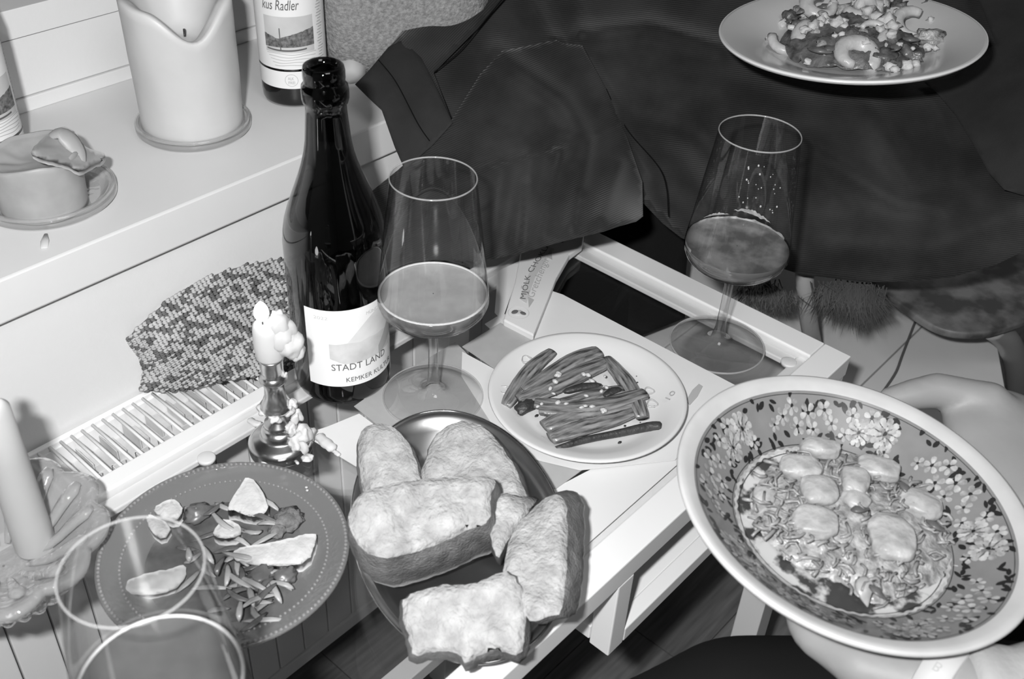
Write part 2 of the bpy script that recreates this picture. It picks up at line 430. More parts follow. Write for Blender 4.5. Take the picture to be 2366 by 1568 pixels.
def grain(m, lo, hi, sx, sy, sc=3.0):
    nt = m.node_tree; N = nt.nodes; L = nt.links
    tc = N.new('ShaderNodeTexCoord'); mp = N.new('ShaderNodeMapping'); mp.inputs['Scale'].default_value = (sx, sy, 1)
    L.new(tc.outputs['Object'], mp.inputs[0]); t = N.new('ShaderNodeTexNoise'); t.inputs['Scale'].default_value = sc; t.inputs['Detail'].default_value = 6; L.new(mp.outputs[0], t.inputs[0])
    oi = N.new('ShaderNodeObjectInfo'); ad = N.new('ShaderNodeMath'); ad.operation = 'MULTIPLY_ADD'; ad.inputs[1].default_value = 0.3; L.new(oi.outputs['Random'], ad.inputs[0]); L.new(t.outputs['Fac'], ad.inputs[2])
    r = N.new('ShaderNodeValToRGB'); r.color_ramp.elements[0].position = .35; r.color_ramp.elements[0].color = (lo,)*3+(1,); r.color_ramp.elements[1].position = 1.0; r.color_ramp.elements[1].color = (hi,)*3+(1,)
    L.new(ad.outputs[0], r.inputs[0]); L.new(r.outputs[0], N['Principled BSDF'].inputs['Base Color'])
grain(fm, 0.11, 0.26, 3, 40)
pv, pf = box(-0.5, 0.5, -0.065, 0.065, -0.012, 0.0)
pv = [(x*0.9985, y*0.99, z) for x, y, z in pv]
pm = bpy.data.meshes.new('plank'); pm.from_pydata(pv, [], pf); pm.materials.append(fm)
for j in range(12):
    for i in range(3):
        o = bpy.data.objects.new('plank', pm); COL.objects.link(o); o.parent = flr
        o.location = Vector((-0.6+i*1.0+(j % 3)*0.33+0.3, -0.60+j*0.13, FZ)) - flr.location

# ------------------------------------------------------------------ radiator
RX0, RX1, RY0, RY1, RZ1 = 0.05, 0.775, 0.668, 0.766, -0.065
rad = empty('radiator', (0.41, 0.72, -0.49), 'white panel radiator with slatted top grille under the window sill', 'radiator')
body = obj('back_panel', *join(box(RX0, RX1, RY1-0.008, RY1, -0.48, RZ1-0.004), box(RX0, RX1, RY0+0.05, RY0+0.056, -0.47, RZ1-0.03)), M_rad, rad, smooth=False)
obox('groove_shade_sheet', (RX0+.002, RX1-.002, RY0+0.006, RY0+0.010, -0.470, RZ1-0.016), M_line, rad, 0)  # dark sheet stands in for the shade in the grooves between ribs
gx = 0.1567-0.0365*3
k = 0
rib = None
while gx < RX1-0.01:
    x0, x1 = max(gx, RX0)+0.0008, min(gx+0.0365, RX1)-0.0008
    obox('front_rib', (x0, x1, RY0, RY0+0.005, -0.455, RZ1-0.012), M_rad, rad, 0.0012)
    xm = (x0+x1)/2
    V, F = prism([Vector((xm+0.006*math.cos(a), 0, -0.462+0.014*math.sin(a))) for a in [i*math.pi/6 for i in range(12)]], 0)
    gx += 0.0365
obox('bottom_flange', (RX0, RX1, RY0-0.001, RY0+0.012, -0.480, -0.457), M_rad, rad, 0.003)
obox('top_flange', (RX0, RX1, RY0-0.001, RY0+0.010, RZ1-0.014, RZ1-0.002), M_rad, rad, 0.002)
obox('grille_rail', (0.236, RX1, RY1-0.006, RY1, RZ1-0.006, RZ1+0.002), M_rad, rad, 0.001)
obox('grille_rail', (0.236, RX1, RY0, RY0+0.006, RZ1-0.006, RZ1+0.002), M_rad, rad, 0.001)
obox('end_cover', (RX0, 0.236, RY0+0.02, RY1, RZ1-0.05, RZ1-0.045), M_radin, rad, 0.001)
obox('side_cover', (RX1, RX1+0.004, RY0-0.001, RY1, -0.47, RZ1+0.003), M_rad, rad, 0.001)
obox('side_cover', (0.232, 0.2365, RY0+0.01, RY1, RZ1-0.06, RZ1+0.003), M_rad, rad, 0.001)
sm = None
for k in range(50):
    x = 0.245+k*0.0106
    if x > RX1-0.004: break
    if sm is None:
        V, F, U = tube([(0, RY0+0.004, 0), (0, RY1-0.004, 0)], 0.0017, 6); s0 = obj('slat', [v-Vector((0, 0.718, 0)) for v in V], F, M_white, None); sm = s0.data; bpy.data.objects.remove(s0)
        zc = sum(v.co.z for v in sm.vertices)/len(sm.vertices)
        for v in sm.vertices: v.co.z -= zc
    o = bpy.data.objects.new('slat', sm); COL.objects.link(o); o.parent = rad; o.location = Vector((x, 0.718, RZ1))-rad.location
for k in range(22):
    x = 0.25+k*0.024
    V, F = join(box(x, x+0.001, RY0+0.012, RY0+0.048, RZ1-.028, RZ1-0.014), box(x+0.012, x+0.013, RY0+0.058, RY1-0.01, RZ1-.028, RZ1-0.012),
                box(x, x+0.013, RY0+0.046, RY0+0.047, RZ1-.028, RZ1-0.014), box(x+0.0135, x+0.0235, RY0+0.062, RY1-0.012, RZ1-0.03, RZ1-0.020), box(x+0.002, x+0.011, RY0+0.014, RY0+0.040, RZ1-0.028, RZ1-0.020))
    obj('convector_fin', V, F, M_radin, rad, smooth=False)

obox('added_pale_plate', (0.24, RX1-.002, RY0+.011, RY1-.009, RZ1-.034, RZ1-.0285), M_radin, rad, 0)  # pale plate added to keep the grille interior from going dark

# ------------------------------------------------------------------ table
tb = empty('glass_table', (0.45, 0.45, FZ), 'low white framed table with a clear glass top by the radiator', 'table')
TX0, TX1, TY0, TY1 = -0.25, 0.828, 0.272, 0.648
def tb_part(n, b, m=M_white, bw=0.0012): return obox(n, b, m, tb, bw)
X0F = -0.25
tb_part('back_rail', (X0F, TX1, 0.612, 0.628, -0.022, 0.0015))
tb_part('back_ledge', (X0F, TX1-0.03, 0.596, 0.6105, -0.012, -0.006))
tb_part('front_rail', (X0F, TX1, TY0, 0.300, -0.022, 0.0015))
tb_part('front_ledge', (0.46, TX1-0.02, 0.3005, 0.312, -0.022, -0.006))
tb_part('side_rail', (0.800, TX1, 0.3005, 0.6115, -0.022, 0.0015))
tb_part('side_ledge', (0.785, 0.7985, 0.3125, 0.5955, -0.012, -0.006))
for x, y in ((0.812, 0.288), (0.62, 0.604), (-0.235, 0.288), (-0.235, 0.604)):
    tb_part('leg', (x-0.015, x+0.015, y-0.015, y+0.015, FZ, -0.0225))
# lower compartment
tb_part('corner_post', (0.468, 0.488, 0.2722, 0.292, -0.108, -0.0225))
tb_part('shelf_rail', (0.4885, 0.796, 0.2722, 0.286, -0.108, -0.092))
for i in range(4):
    tb_part('shelf_board', (0.4885, 0.796, 0.2865+i*0.045, 0.2865+i*0.045+0.0442, -0.100, -0.094), M_white, 0.0008)
tb_part('cross_rail', (0.468, 0.4895, 0.2925, 0.596, -0.104, -0.088))
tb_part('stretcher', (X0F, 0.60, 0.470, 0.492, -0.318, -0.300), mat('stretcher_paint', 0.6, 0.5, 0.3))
gt = tb_part('glass_top', (X0F+0.02, 0.7992, 0.3008, 0.6110, -0.0045, -0.0005), M_top, 0)
for x, y in ((P(462, 1040, -0.003)[0], 0.594), (0.786, P(1822, 832, -0.003)[1])):
    olathe('glass_pad', [(0.0075, 0), (0.0075, 0.003), (0.0065, 0.0036)], (x, y, -0.0085), M_white, tb, 24, cap1=True)

# ------------------------------------------------------------------ papers on the table
def flat(name, pts, z, th, m, label, cat, group=None):
    V, F = prism([P(x, y, z) for x, y in pts], th); o = obj(name, V, F, m, None, smooth=False); lab(o, label, cat, group); return o
pz = 0.0012
flat('paper_sheet', [(700, 1003), (757, 985), (830, 955), (905, 1010), (930, 1120), (828, 1080), (745, 1030)], 0.0010, 0.0006, M_paper, 'small white paper sheet between candlestick and bread pan', 'paper')
flat('cardboard_sheet', [(818, 938), (905, 876), (1052, 790), (1075, 812), (1130, 880), (1345, 1085), (1285, 1128), (1150, 1120), (990, 1080), (902, 1005)], 0.0018, 0.0007, M_card, 'large flat grey cardboard sheet under the middle wine glass foot', 'cardboard')
flat('paper_sheet', [(1280, 1128), (1372, 1080), (1560, 900), (1760, 900), (1572, 1066), (1362, 1252), (1180, 1404), (1100, 1300)], 0.0010, 0.0006, M_paper2, 'bright white paper at the front rail right of the bread pan', 'paper')
flat('paper_sheet', [(1068, 812), (1142, 852), (1180, 1000), (1140, 985), (1066, 868)], 0.0026, 0.0006, M_paper, 'white folded paper strip left of the leek plate', 'paper')
flat('paper_sheet', [(1232, 775), (1276, 672), (1300, 680), (1700, 890), (1600, 1010), (1560, 1062), (1340, 1085), (1150, 1040), (1190, 800)], 0.0034, 0.0006, M_paper, 'broad white paper sheet under the leek plate', 'paper')
flat('cardboard_flap', [(1068, 800), (1156, 745), (1245, 792), (1200, 880), (1142, 850)], 0.0044, 0.0007, M_card, 'small grey cardboard flap left of the leek plate rim', 'cardboard')
flat('paper_scrap', [(1120, 748), (1163, 722), (1180, 738), (1142, 768)], 0.0030, 0.0006, M_paper, 'tiny white paper scrap beside the chocolate wrapper', 'paper')
flat('plastic_tab', [(1585, 925), (1600, 900), (1615, 886), (1624, 892), (1612, 915), (1594, 935)], 0.0042, 0.0006, mat('tab_grey', 0.4, 0.5, 0.4), 'small grey rounded tab at the right edge of the leek plate', 'tab')
flat('paper_sheet', [(1150, 626), (1205, 600), (1192, 650), (1160, 740), (1143, 722)], 0.0034, 0.0006, M_paper, 'narrow paper slip behind the chocolate wrapper', 'paper')
# chocolate wrapper
cw = empty('chocolate_wrapper', P(1235, 680, 0.0045), 'white chocolate bar wrapper with printed band and round portrait', 'wrapper')
V, F = prism([P(x, y, 0.012) for x, y in [(1206, 566), (1350, 540), (1345, 566), (1316, 588), (1286, 640), (1233, 774), (1163, 738), (1190, 650)]], 0.008)
bevel(obj('paper_sleeve', V, F, M_paper2, cw, smooth=False), 0.0015)
V, F = prism([P(x, y, 0.0124) for x, y in [(1200, 690), (1218, 640), (1245, 590), (1262, 568), (1280, 574), (1262, 600), (1236, 640), (1216, 700)]], 0.0003)
obj('printed_band', V, F, M_ink3, cw, smooth=False)
def along(p0, p1, z):
    a, b = P(*p0, z), P(*p1, z); d = (b-a); L = d.length; d.normalize(); n = Vector((-d.y, d.x, 0))
    return (lambda x, y: a + d*x + n*y), L
def ptext(name, s, p0, p1, z, size, m, parent, shear=0):
    fn, L = along(p0, p1, z); return text_on(name, s, fn, m, parent, size, shear, width=L)
ptext('lettering', 'MJÖLK', (1214, 692), (1226, 636), 0.0128, 0.008, M_ink, cw)
ptext('lettering', 'CHOKLAD', (1229, 630), (1280, 552), 0.0128, 0.008, M_ink, cw)
ptext('script_lettering', 'Gretchengirl', (1232, 690), (1272, 592), 0.0126, 0.011, M_ink2, cw, 0.3)
for (x, y), s in (((1220, 700), 1), ((1276, 584), -1)):
    V, F = prism([P(x+a*s, y+b*s, 0.0127) for a, b in [(0, -16), (14, -8), (2, 10)]], 0.0003); obj('printed_corner', V, F, M_ink2, cw, smooth=False)
c = P(1198, 722, 0.0125)
V, F, U = lathe([(0.0098, 0), (0.0100, 0.0003), (0.0104, 0)], c, 32, cap0=False); obj('portrait_ring', V, F, M_ink3, cw)
V, F = join(ico(c, 0.0048, 2, (1, .8, .1)),); obj('portrait_face', V, F, M_ink3, cw)
V, F = join(ico(c+Vector((-.002, .003, .0004)), 0.004, 2, (1, .7, .1)), ico(c+Vector((.002, -.004, .0004)), 0.0034, 2, (.7, 1, .1))); obj('portrait_hair', V, F, M_ink, cw)

# ------------------------------------------------------------------ labels round a bottle
def cyl_fn(c, R, zb, ang0, off=0.0004):
    return lambda x, y: Vector((c[0]+(R+off)*math.cos(ang0+x/R), c[1]+(R+off)*math.sin(ang0+x/R), c[2]+zb+y))
def patch(name, c, R, ang0, x0, x1, z0, z1, m, parent, off=0.0002, n=40, top=None, bot=None):
    fn = cyl_fn(c, R, 0, ang0, off); V = []
    for i in range(n+1):
        x = x0+(x1-x0)*i/n; t = i/n
        V += [fn(x, (bot(t) if bot else z0)), fn(x, (top(t) if top else z1))]
    F = [(2*i, 2*i+2, 2*i+3, 2*i+1) for i in range(n)]
    return obj(name, V, F, m, parent)
# big dark bottle on the table
bc = P(794, 866, 0.0); bc.z = 0.0005
bt = empty('dark_bottle', bc, 'open dark champagne style bottle with cream label on the glass table', 'bottle')
R = 0.0422
prof = [(0.034, 0.004), (0.040, 0.0), (0.0418, 0.004), (R, 0.010), (R, 0.148), (0.0412, 0.158), (0.0392, 0.168), (0.0362, 0.178), (0.0326, 0.188), (0.0288, 0.198), (0.0252, 0.208), (0.0220, 0.218), (0.0195, 0.228), (0.0178, 0.238), (0.0168, 0.250), (0.0158, 0.262), (0.0156, 0.2680),
        (0.0172, 0.2700), (0.0179, 0.2730), (0.0180, 0.2790), (0.0174, 0.2830), (0.0158, 0.2850), (0.0154, 0.2870), (0.0158, 0.2890), (0.0158, 0.2950), (0.0151, 0.2985), (0.0130, 0.2998), (0.0108, 0.2985), (0.0096, 0.2940), (0.0096, 0.24)]
sc_ = 0.985
olathe('bottle_body', [(r, z*sc_) for r, z in prof], bc, M_bottle, bt, 72)
ang = math.atan2(-bc.y, -bc.x)
patch('front_label', bc, R, ang, -0.031, 0.056, 0.0215, 0.1015, M_label, bt)
F_ = cyl_fn(bc, R, 0, ang, 0.0008)
def wob(t): return noise.noise(Vector((t*6, 1, 1)))
patch('label_picture', bc, R, ang, -0.0105, 0.050, 0.046, 0.069, mat('label_wash', 0.56, 0.6, 0.2, nv=0.15, ns=60), bt, 0.0005, 30, top=lambda t: 0.0675+0.002*wob(t), bot=lambda t: 0.052-0.006*min(1, t*5)+0.001*wob(t*3))
patch('label_picture', bc, R, ang, 0.004, 0.052, 0.068, 0.088, mat('label_wash_light', 0.66, 0.6, 0.2, nv=0.08, ns=60), bt, 0.0004, 30, top=lambda t: 0.067+0.026*math.sin(min(1, t*1.4)*math.pi*0.5), bot=lambda t: 0.067)
patch('label_picture', bc, R, ang, 0.034, 0.052, 0.045, 0.078, M_ink2, bt, 0.0006, 16, top=lambda t: 0.054+0.022*t, bot=lambda t: 0.046+0.01*t*t)
text_on('lettering', 'STADT LAND', lambda x, y: F_(x-0.010, y+0.0395), M_ink, bt, 0.0098, width=0.052)
text_on('lettering', 'KEMKER KULTUR', lambda x, y: F_(x+0.0015, y+0.0265), M_ink, bt, 0.0070, width=0.050)
text_on('lettering', '2022', lambda x, y: F_(x-0.022, y+0.0925), M_ink3, bt, 0.0045, width=0.012)
text_on('lettering', 'MÜNSTER', lambda x, y: F_(x+0.022, y+0.0925), M_ink3, bt, 0.0045, width=0.018)

# beer bottles on the sill
def beer(base, label, ang0):
    c = base; b = empty('beer_bottle', c, label, 'bottle')
    r = 0.0345
    pr = [(0.028, 0.003), (0.032, 0), (0.0338, 0.004), (r, 0.012), (r, 0.140), (0.0325, 0.152), (0.026, 0.168), (0.019, 0.185), (0.0152, 0.205), (0.0138, 0.235), (0.0142, 0.240), (0.0142, 0.252), (0.0120, 0.254)]
    olathe('bottle_body', pr, c, M_bottle, b, 56)
    fn = cyl_fn(c, r, 0, ang0, 0.0008)
    patch('lower_label', c, r, ang0, -0.060, 0.060, 0.0215, 0.0400, M_label, b)
    patch('main_label', c, r, ang0, -0.060, 0.060, 0.0425, 0.128, M_label, b)
    gp = mat('label_sky', 0.55, 0.6, 0.2, nv=0.1, ns=30)
    patch('label_sky', c, r, ang0, -0.030, 0.022, 0.062, 0.097, gp, b, 0.0004, 24, bot=lambda t: 0.06, top=lambda t: 0.0975)
    patch('label_hills', c, r, ang0, -0.030, 0.022, 0.0, 0.0, mat('label_hills', 0.26, 0.6, 0.2, v2=0.06, ns=300), b, 0.0006, 30,
          top=lambda t: 0.0745+0.0105*abs(t-0.28)**0.8*1.3+0.0008*noise.noise(Vector((t*20, 0, 0))), bot=lambda t: 0.0655+0.001*t)
    patch('label_boat', c, r, ang0, -0.028, 0.013, 0, 0, M_ink, b, 0.0008, 20, top=lambda t: 0.0635+0.001*(t-.5)**2*4, bot=lambda t: 0.0618+0.0012*(t-.5)**2*4)
    patch('label_mast', c, r, ang0, -0.0135, -0.0125, 0.0625, 0.086, M_ink, b, 0.0009, 2)
    for k in range(5):
        patch('label_wave', c, r, ang0, -0.029+0.002*k, 0.024-0.001*k, 0, 0, M_ink2, b, 0.0006, 20, top=lambda t, k=k: 0.0590-0.003*k+0.0006*math.sin(t*9+k), bot=lambda t, k=k: 0.0585-0.003*k+0.0006*math.sin(t*9+k))
    text_on('script_lettering', 'kus Radler', lambda x, y: fn(x-0.030, y+0.1045), M_ink, b, 0.0145, 0.25, width=0.038)
    text_on('lettering', 'ALK', lambda x, y: fn(x-0.0085, y+0.0315), M_ink2, b, 0.0044, width=0.006)
    text_on('lettering', 'FREI', lambda x, y: fn(x-0.0085, y+0.0270), M_ink2, b, 0.0044, width=0.0068)
    V, Fc = [], []
    for i in range(32):
        a = 2*math.pi*i/32
        V += [fn(-0.005+0.0062*math.cos(a), 0.031+0.0062*math.sin(a)), fn(-0.005+0.0066*math.cos(a), 0.031+0.0066*math.sin(a))]
    Fc = [(2*i, (2*i+2) % 64, (2*i+3) % 64, 2*i+1) for i in range(32)]
    obj('label_ring', V, Fc, M_ink2, b)
    for k in range(26):
        patch('small_print', c, r, ang0, 0.0265+0.001*(k % 3), 0.036-0.001*((k*7) % 4), 0.0500+k*0.0029, 0.0508+k*0.0029, M_ink2, b, 0.0006, 4)
    return b
c2 = P(684, 217, 0.12)
beer(c2, 'beer bottle with landscape label standing behind the tall dark bottle', math.atan2(-c2.y, -c2.x)+0.05)
c1 = P(-18, 395, 0.12); c1.z = 0.12
beer(c1, 'beer bottle cut off by the left edge behind the small candle', math.atan2(-c1.y, -c1.x)+0.55)

# ------------------------------------------------------------------ candles on the sill
def round_dish(label, c, R):
    o = empty('glass_dish', c, label, 'dish')
    pr = [(R*0.72, 0.0), (R*0.93, 0.0), (R, 0.004), (R*1.0, 0.009), (R*0.95, 0.012), (R*0.88, 0.010), (R*0.84, 0.0055), (R*0.74, 0.0035), (R*0.3, 0.003), (0.001, 0.003)]
    olathe('dish_body', pr, c, M_dish, o, 72)
    V, F, U = lathe([(R*0.97+0.0016*math.cos(a), 0.0105+0.0016*math.sin(a)) for a in [i*math.pi/4 for i in range(9)]], c, 72, cap0=False)
    obj('dish_rim', V, F, M_dish, o)
    return o
cc = P(449, 296, 0.12)
round_dish('round clear glass dish under the large white pillar candle', cc, 0.0560)
cd = empty('pillar_candle', cc+Vector((0, 0, 0.0055)), 'large white pillar candle with a hollowed burnt top on the sill', 'candle')
b0 = cc+Vector((0, 0, 0.0055))
hgt = 0.124
tocam = math.atan2(-cc.y, -cc.x)
def candle_mesh(c, R0, R1, h, dip, dipw, ang_dip, seg=72, depth=0.035, wall=0.006, nz=0.0015):
    V, F = [], []
    rows = 14
    def top(a):
        d = (a-ang_dip+math.pi) % (2*math.pi)-math.pi
        return h - dip*math.exp(-(d/dipw)**2) + nz*noise.noise(Vector((math.cos(a)*2, math.sin(a)*2, h*9)))
    for k in range(rows+1):
        t = k/rows
        for i in range(seg):
            a = 2*math.pi*i/seg; z = top(a)*t; r = R0+(R1-R0)*(z/h)
            r += 0.0007*noise.noise(Vector((math.cos(a)*3, math.sin(a)*3, z*30)))
            V.append((c.x+r*math.cos(a), c.y+r*math.sin(a), c.z+z))
    inner = [(1.0-wall/R1*.25, .0015), (1.0-wall/R1*.6, .0015), (1.0-wall/R1*.9, 0)]
    for q, dz in inner:
        for i in range(seg):
            a = 2*math.pi*i/seg; r = R1*q; V.append((c.x+r*math.cos(a), c.y+r*math.sin(a), c.z+top(a)+dz))
    qq = [.82, .72, .6, .45, .3, .15, .01]; q0 = 1.0-wall/R1*.9
    for q in qq:
        t = min(1, (q0-q)/q0*1.5); w_ = t*t*(3-2*t); inner.append((q, 0))
        for i in range(seg):
            a = 2*math.pi*i/seg; r = R1*q; z = top(a)*(1-w_)+(h-depth-dip)*w_+.001*noise.noise(Vector((q*4*math.cos(a), q*4*math.sin(a), 1)))
            V.append((c.x+r*math.cos(a), c.y+r*math.sin(a), c.z+z))
    n = rows+1+len(inner)
    for k in range(n-1):
        for i in range(seg):
            j = (i+1) % seg; F.append((k*seg+i, k*seg+j, (k+1)*seg+j, (k+1)*seg+i))
    F.append(tuple(range(seg-1, -1, -1))); F.append(tuple((n-1)*seg+i for i in range(seg)))
    return V, F
V, F = candle_mesh(b0, 0.0490, 0.0515, hgt+.006, 0.030, 0.55, tocam+0.25, wall=0.009, depth=.012)
o = obj('wax_body', V, F, M_wax, cd)
V, F, U = tube([b0+Vector((0.004, 0, 0.06)), b0+Vector((0.006, 0.002, 0.095))], 0.0012, 6); obj('wick', V, F, M_char, cd)
V, F = join(*[ico(b0+Vector((random.uniform(-.01, .015), random.uniform(-.01, .02), 0.0745)), random.uniform(.005, .010), 2, (1, 1, .10), .5, 2) for _ in range(9)]); obj('burnt_pool', V, F, M_burn, cd)
cs_ = P(112, 458, 0.12)
round_dish('round clear glass dish under the short melted candle', cs_, 0.0590)
c3 = P(104, 470, 0.1255)
sc_candle = sc = empty('melted_candle', c3, 'short grey melted candle with a drooping wax flap on the sill', 'candle')
V, F = candle_mesh(c3, 0.0360, 0.0380, 0.050, 0.004, 1.2, tocam-1.4, depth=0.005, wall=0.004, nz=0.003)
obj('wax_body', V, F, M_wax2, sc)
# flap of softened wax folded over the rim
def slab(name, pts, z0, dz, m, parent, tilt=0.0, tx=0.0, amp=.0022):
    o = chunk(name, pts, z0, dz, m, None, None, tilt, tx, amp, parent); return o
FLAPS = [([(70, 345), (100, 318), (122, 300), (145, 292), (162, 296), (180, 312), (192, 335), (216, 348), (241, 352), (245, 362), (236, 373), (214, 381), (196, 394), (178, 398), (150, 380), (110, 372), (78, 362)], 0.1765, .0035, 0.004, -0.020)]
V, F, U = tube(smooth_path([P(112, 318, .186), P(140, 308, .188), P(165, 330, .181), P(182, 362, .172), P(188, 390, .164)], 14), [.002, .005, .007, .0085, .009, .009, .0085, .008, .0075, .007, .006, .005, .004, .001], 10, flat=.4); obj('wax_fold', V, F, M_wax2, sc)
# hardened wax drop below dish on the sill
V, F, U = tube([P(106, 540, 0.1205), P(104, 556, 0.1205), P(102, 574, 0.1205)], [0.0015, 0.0035, 0.003], 8, flat=0.3)
lab(obj('wax_drip', V, F, M_wax, None), 'small flat wax drip on the sill front below the melted candle', 'wax')

# ------------------------------------------------------------------ felt cushion and lump on the sill
def pillow(name, c, w, d, h, m, label, cat, rz=0, nz=0.1):
    V, F = ico((0, 0, 0), 1.0, 4)
    out = []
    for v in V:
        p = Vector((abs(v.x)**0.55*math.copysign(1, v.x)*w/2, abs(v.y)**0.9*math.copysign(1, v.y)*d/2, abs(v.z)**0.55*math.copysign(1, v.z)*h/2))
        p *= 1+nz*noise.noise(p*9)
        q = Matrix.Rotation(rz, 3, 'Z') @ p; out.append(q+Vector(c)+Vector((0, 0, h/2)))
    return lab(obj(name, out, F, m, None), label, cat)
cb = P(930, 215, 0.121)+Vector((0.045, 0.045, 0))
cush = empty('felt_cushion', cb, 'grey felt cushion with a pale stitched line at the window behind the jacket', 'cushion')
V, F = ico((0, 0, 0), 1.0, 5)
out = []
cux = rtv0 = Vector((0.80, -0.60, 0)); cuy = Vector((0.60, 0.80, 0))
for v in V:
    p = Vector((abs(v.x)**0.45*math.copysign(1, v.x)*0.098, v.y*0.045, abs(v.z)**0.45*math.copysign(1, v.z)*0.13))
    k = 1+0.10*noise.noise(p*16)+0.03*noise.noise(p*60)
    p = cux*p.x*k + cuy*p.y*k + Vector((0, 0, p.z)); out.append(p+cb+Vector((0, 0, 0.128)))
obj('cushion_body', out, F, M_felt, cush)
st = []
def cush_pt(x, y):
    d = ray(x, y); n = np.array(cuy); c = np.array(cb)-n*0.040
    return Vector(EYE+d*(((c-EYE)@n)/(d@n)))
for k in range(10):
    q = cush_pt(856+k*15, 44-k*6)
    st.append(tube([q, q+cux*0.005+Vector((0, 0, 0.003))], 0.0020, 6)[:2])
V, F = join(*st); o = obj('stitched_line', V, F, M_wool_l, cush); lab(o, 'pale chain stitching')
V, F = ico(P(812, 160, 0.135), 0.0165, 3, (1, 1, 0.9), 0.15, 1.5)
lab(obj('pebble', V, F, mat('pebble_white', 0.42, 0.6, 0.3), None), 'smooth pale round pebble on the sill between bottle and jacket cuff', 'pebble')

# ------------------------------------------------------------------ knitted hat on the grille
hat = empty('knitted_hat', P(470, 860, RZ1), 'speckled grey knitted hat lying on the radiator grille against the wall', 'hat')
ho = [(277, 852), (279, 818), (298, 775), (345, 730), (398, 686), (450, 655), (520, 625), (600, 605), (700, 590), (820, 540), (900, 470), (925, 400), (955, 385), (965, 440), (900, 600), (800, 760), (700, 850), (600, 868), (520, 880), (430, 900), (380, 903), (330, 904), (300, 896), (284, 880)]
def hat_depth_pt(x, y):
    # lower edge on the grille, upper edge on the wall
    return None
hp = []
for (x, y) in [(290, 850), (330, 896), (430, 895), (520, 880), (620, 868), (700, 850), (800, 760)]:
    hp.append((x, y, (P(x, y, RZ1+0.006)-Vector(EYE)).length))
for (x, y) in [(305, 780), (350, 735), (400, 690), (450, 655), (520, 625), (600, 605), (700, 590), (820, 540), (900, 470), (940, 400)]:
    hp.append((x, y, (PY(x, y, WY-0.006)-Vector(EYE)).length))
for (x, y) in [(380, 800), (450, 770), (550, 740), (640, 720), (720, 700), (820, 620)]:
    a = (PY(x, y, WY-0.03)-Vector(EYE)).length; b = (P(x, y, RZ1+0.035)-Vector(EYE)).length; hp.append((x, y, min(a, b)))
hd = tps(hp)
base = sheet('hat_body', chaikin(ho, 1), hd, M_wool_d, hat, step=16, thick=0.008, off=0.003, rot=0)
# knit stitches, each a V of two yarn loops, in rows
def hat_pt(x, y, o=0.0): return PD(x, y, hd(x, y)-o)
hpoly = chaikin(ho, 1)
VL, FL, VD, FD = [], [], [], []
rowv = Vector((0.86, -0.50)); colv = Vector((0.50, 0.86))   # in picture plane: rows run up to the right
cnt = 0
for a in range(-60, 150):
    for b_ in range(-80, 80):
        q = Vector((560, 740)) + rowv*(a*10.5-400) + colv*(b_*9.6)
        x, y = q.x+random.uniform(-.8, .8), q.y+random.uniform(-.8, .8)
        if not (270 < x < 720 or (860 < x < 960 and y < 470)) or not inpoly(x, y, hpoly): continue
        for s in (-1, 1):
            e0 = (x-rowv.x*6.5+colv.x*s*.5, y-rowv.y*6.5+colv.y*s*.5); mid = (x+colv.x*s*2.0, y+colv.y*s*2.0); e1 = (x+rowv.x*5.5+colv.x*s*4.3, y+rowv.y*5.5+colv.y*s*4.3)
            pth = [hat_pt(*e0, 0.0), hat_pt(*mid, 0.0026), hat_pt(*e1, 0.0004)]
            v, f, u = tube(pth, [0.0007, 0.0017, 0.0009], 5)
            dark = noise.noise(Vector((x/30, y/14, 0)))+random.uniform(-.18, .18) > 0.10
            T = (VD, FD) if dark else (VL, FL)
            n = len(T[0]); T[0].extend(v); T[1].extend([tuple(i+n for i in g) for g in f])
o = obj('light_stitches', VL, FL, M_wool_l, hat); o['kind'] = 'stuff'
o = obj('dark_stitches', VD, FD, M_wool_d, hat); o['kind'] = 'stuff'

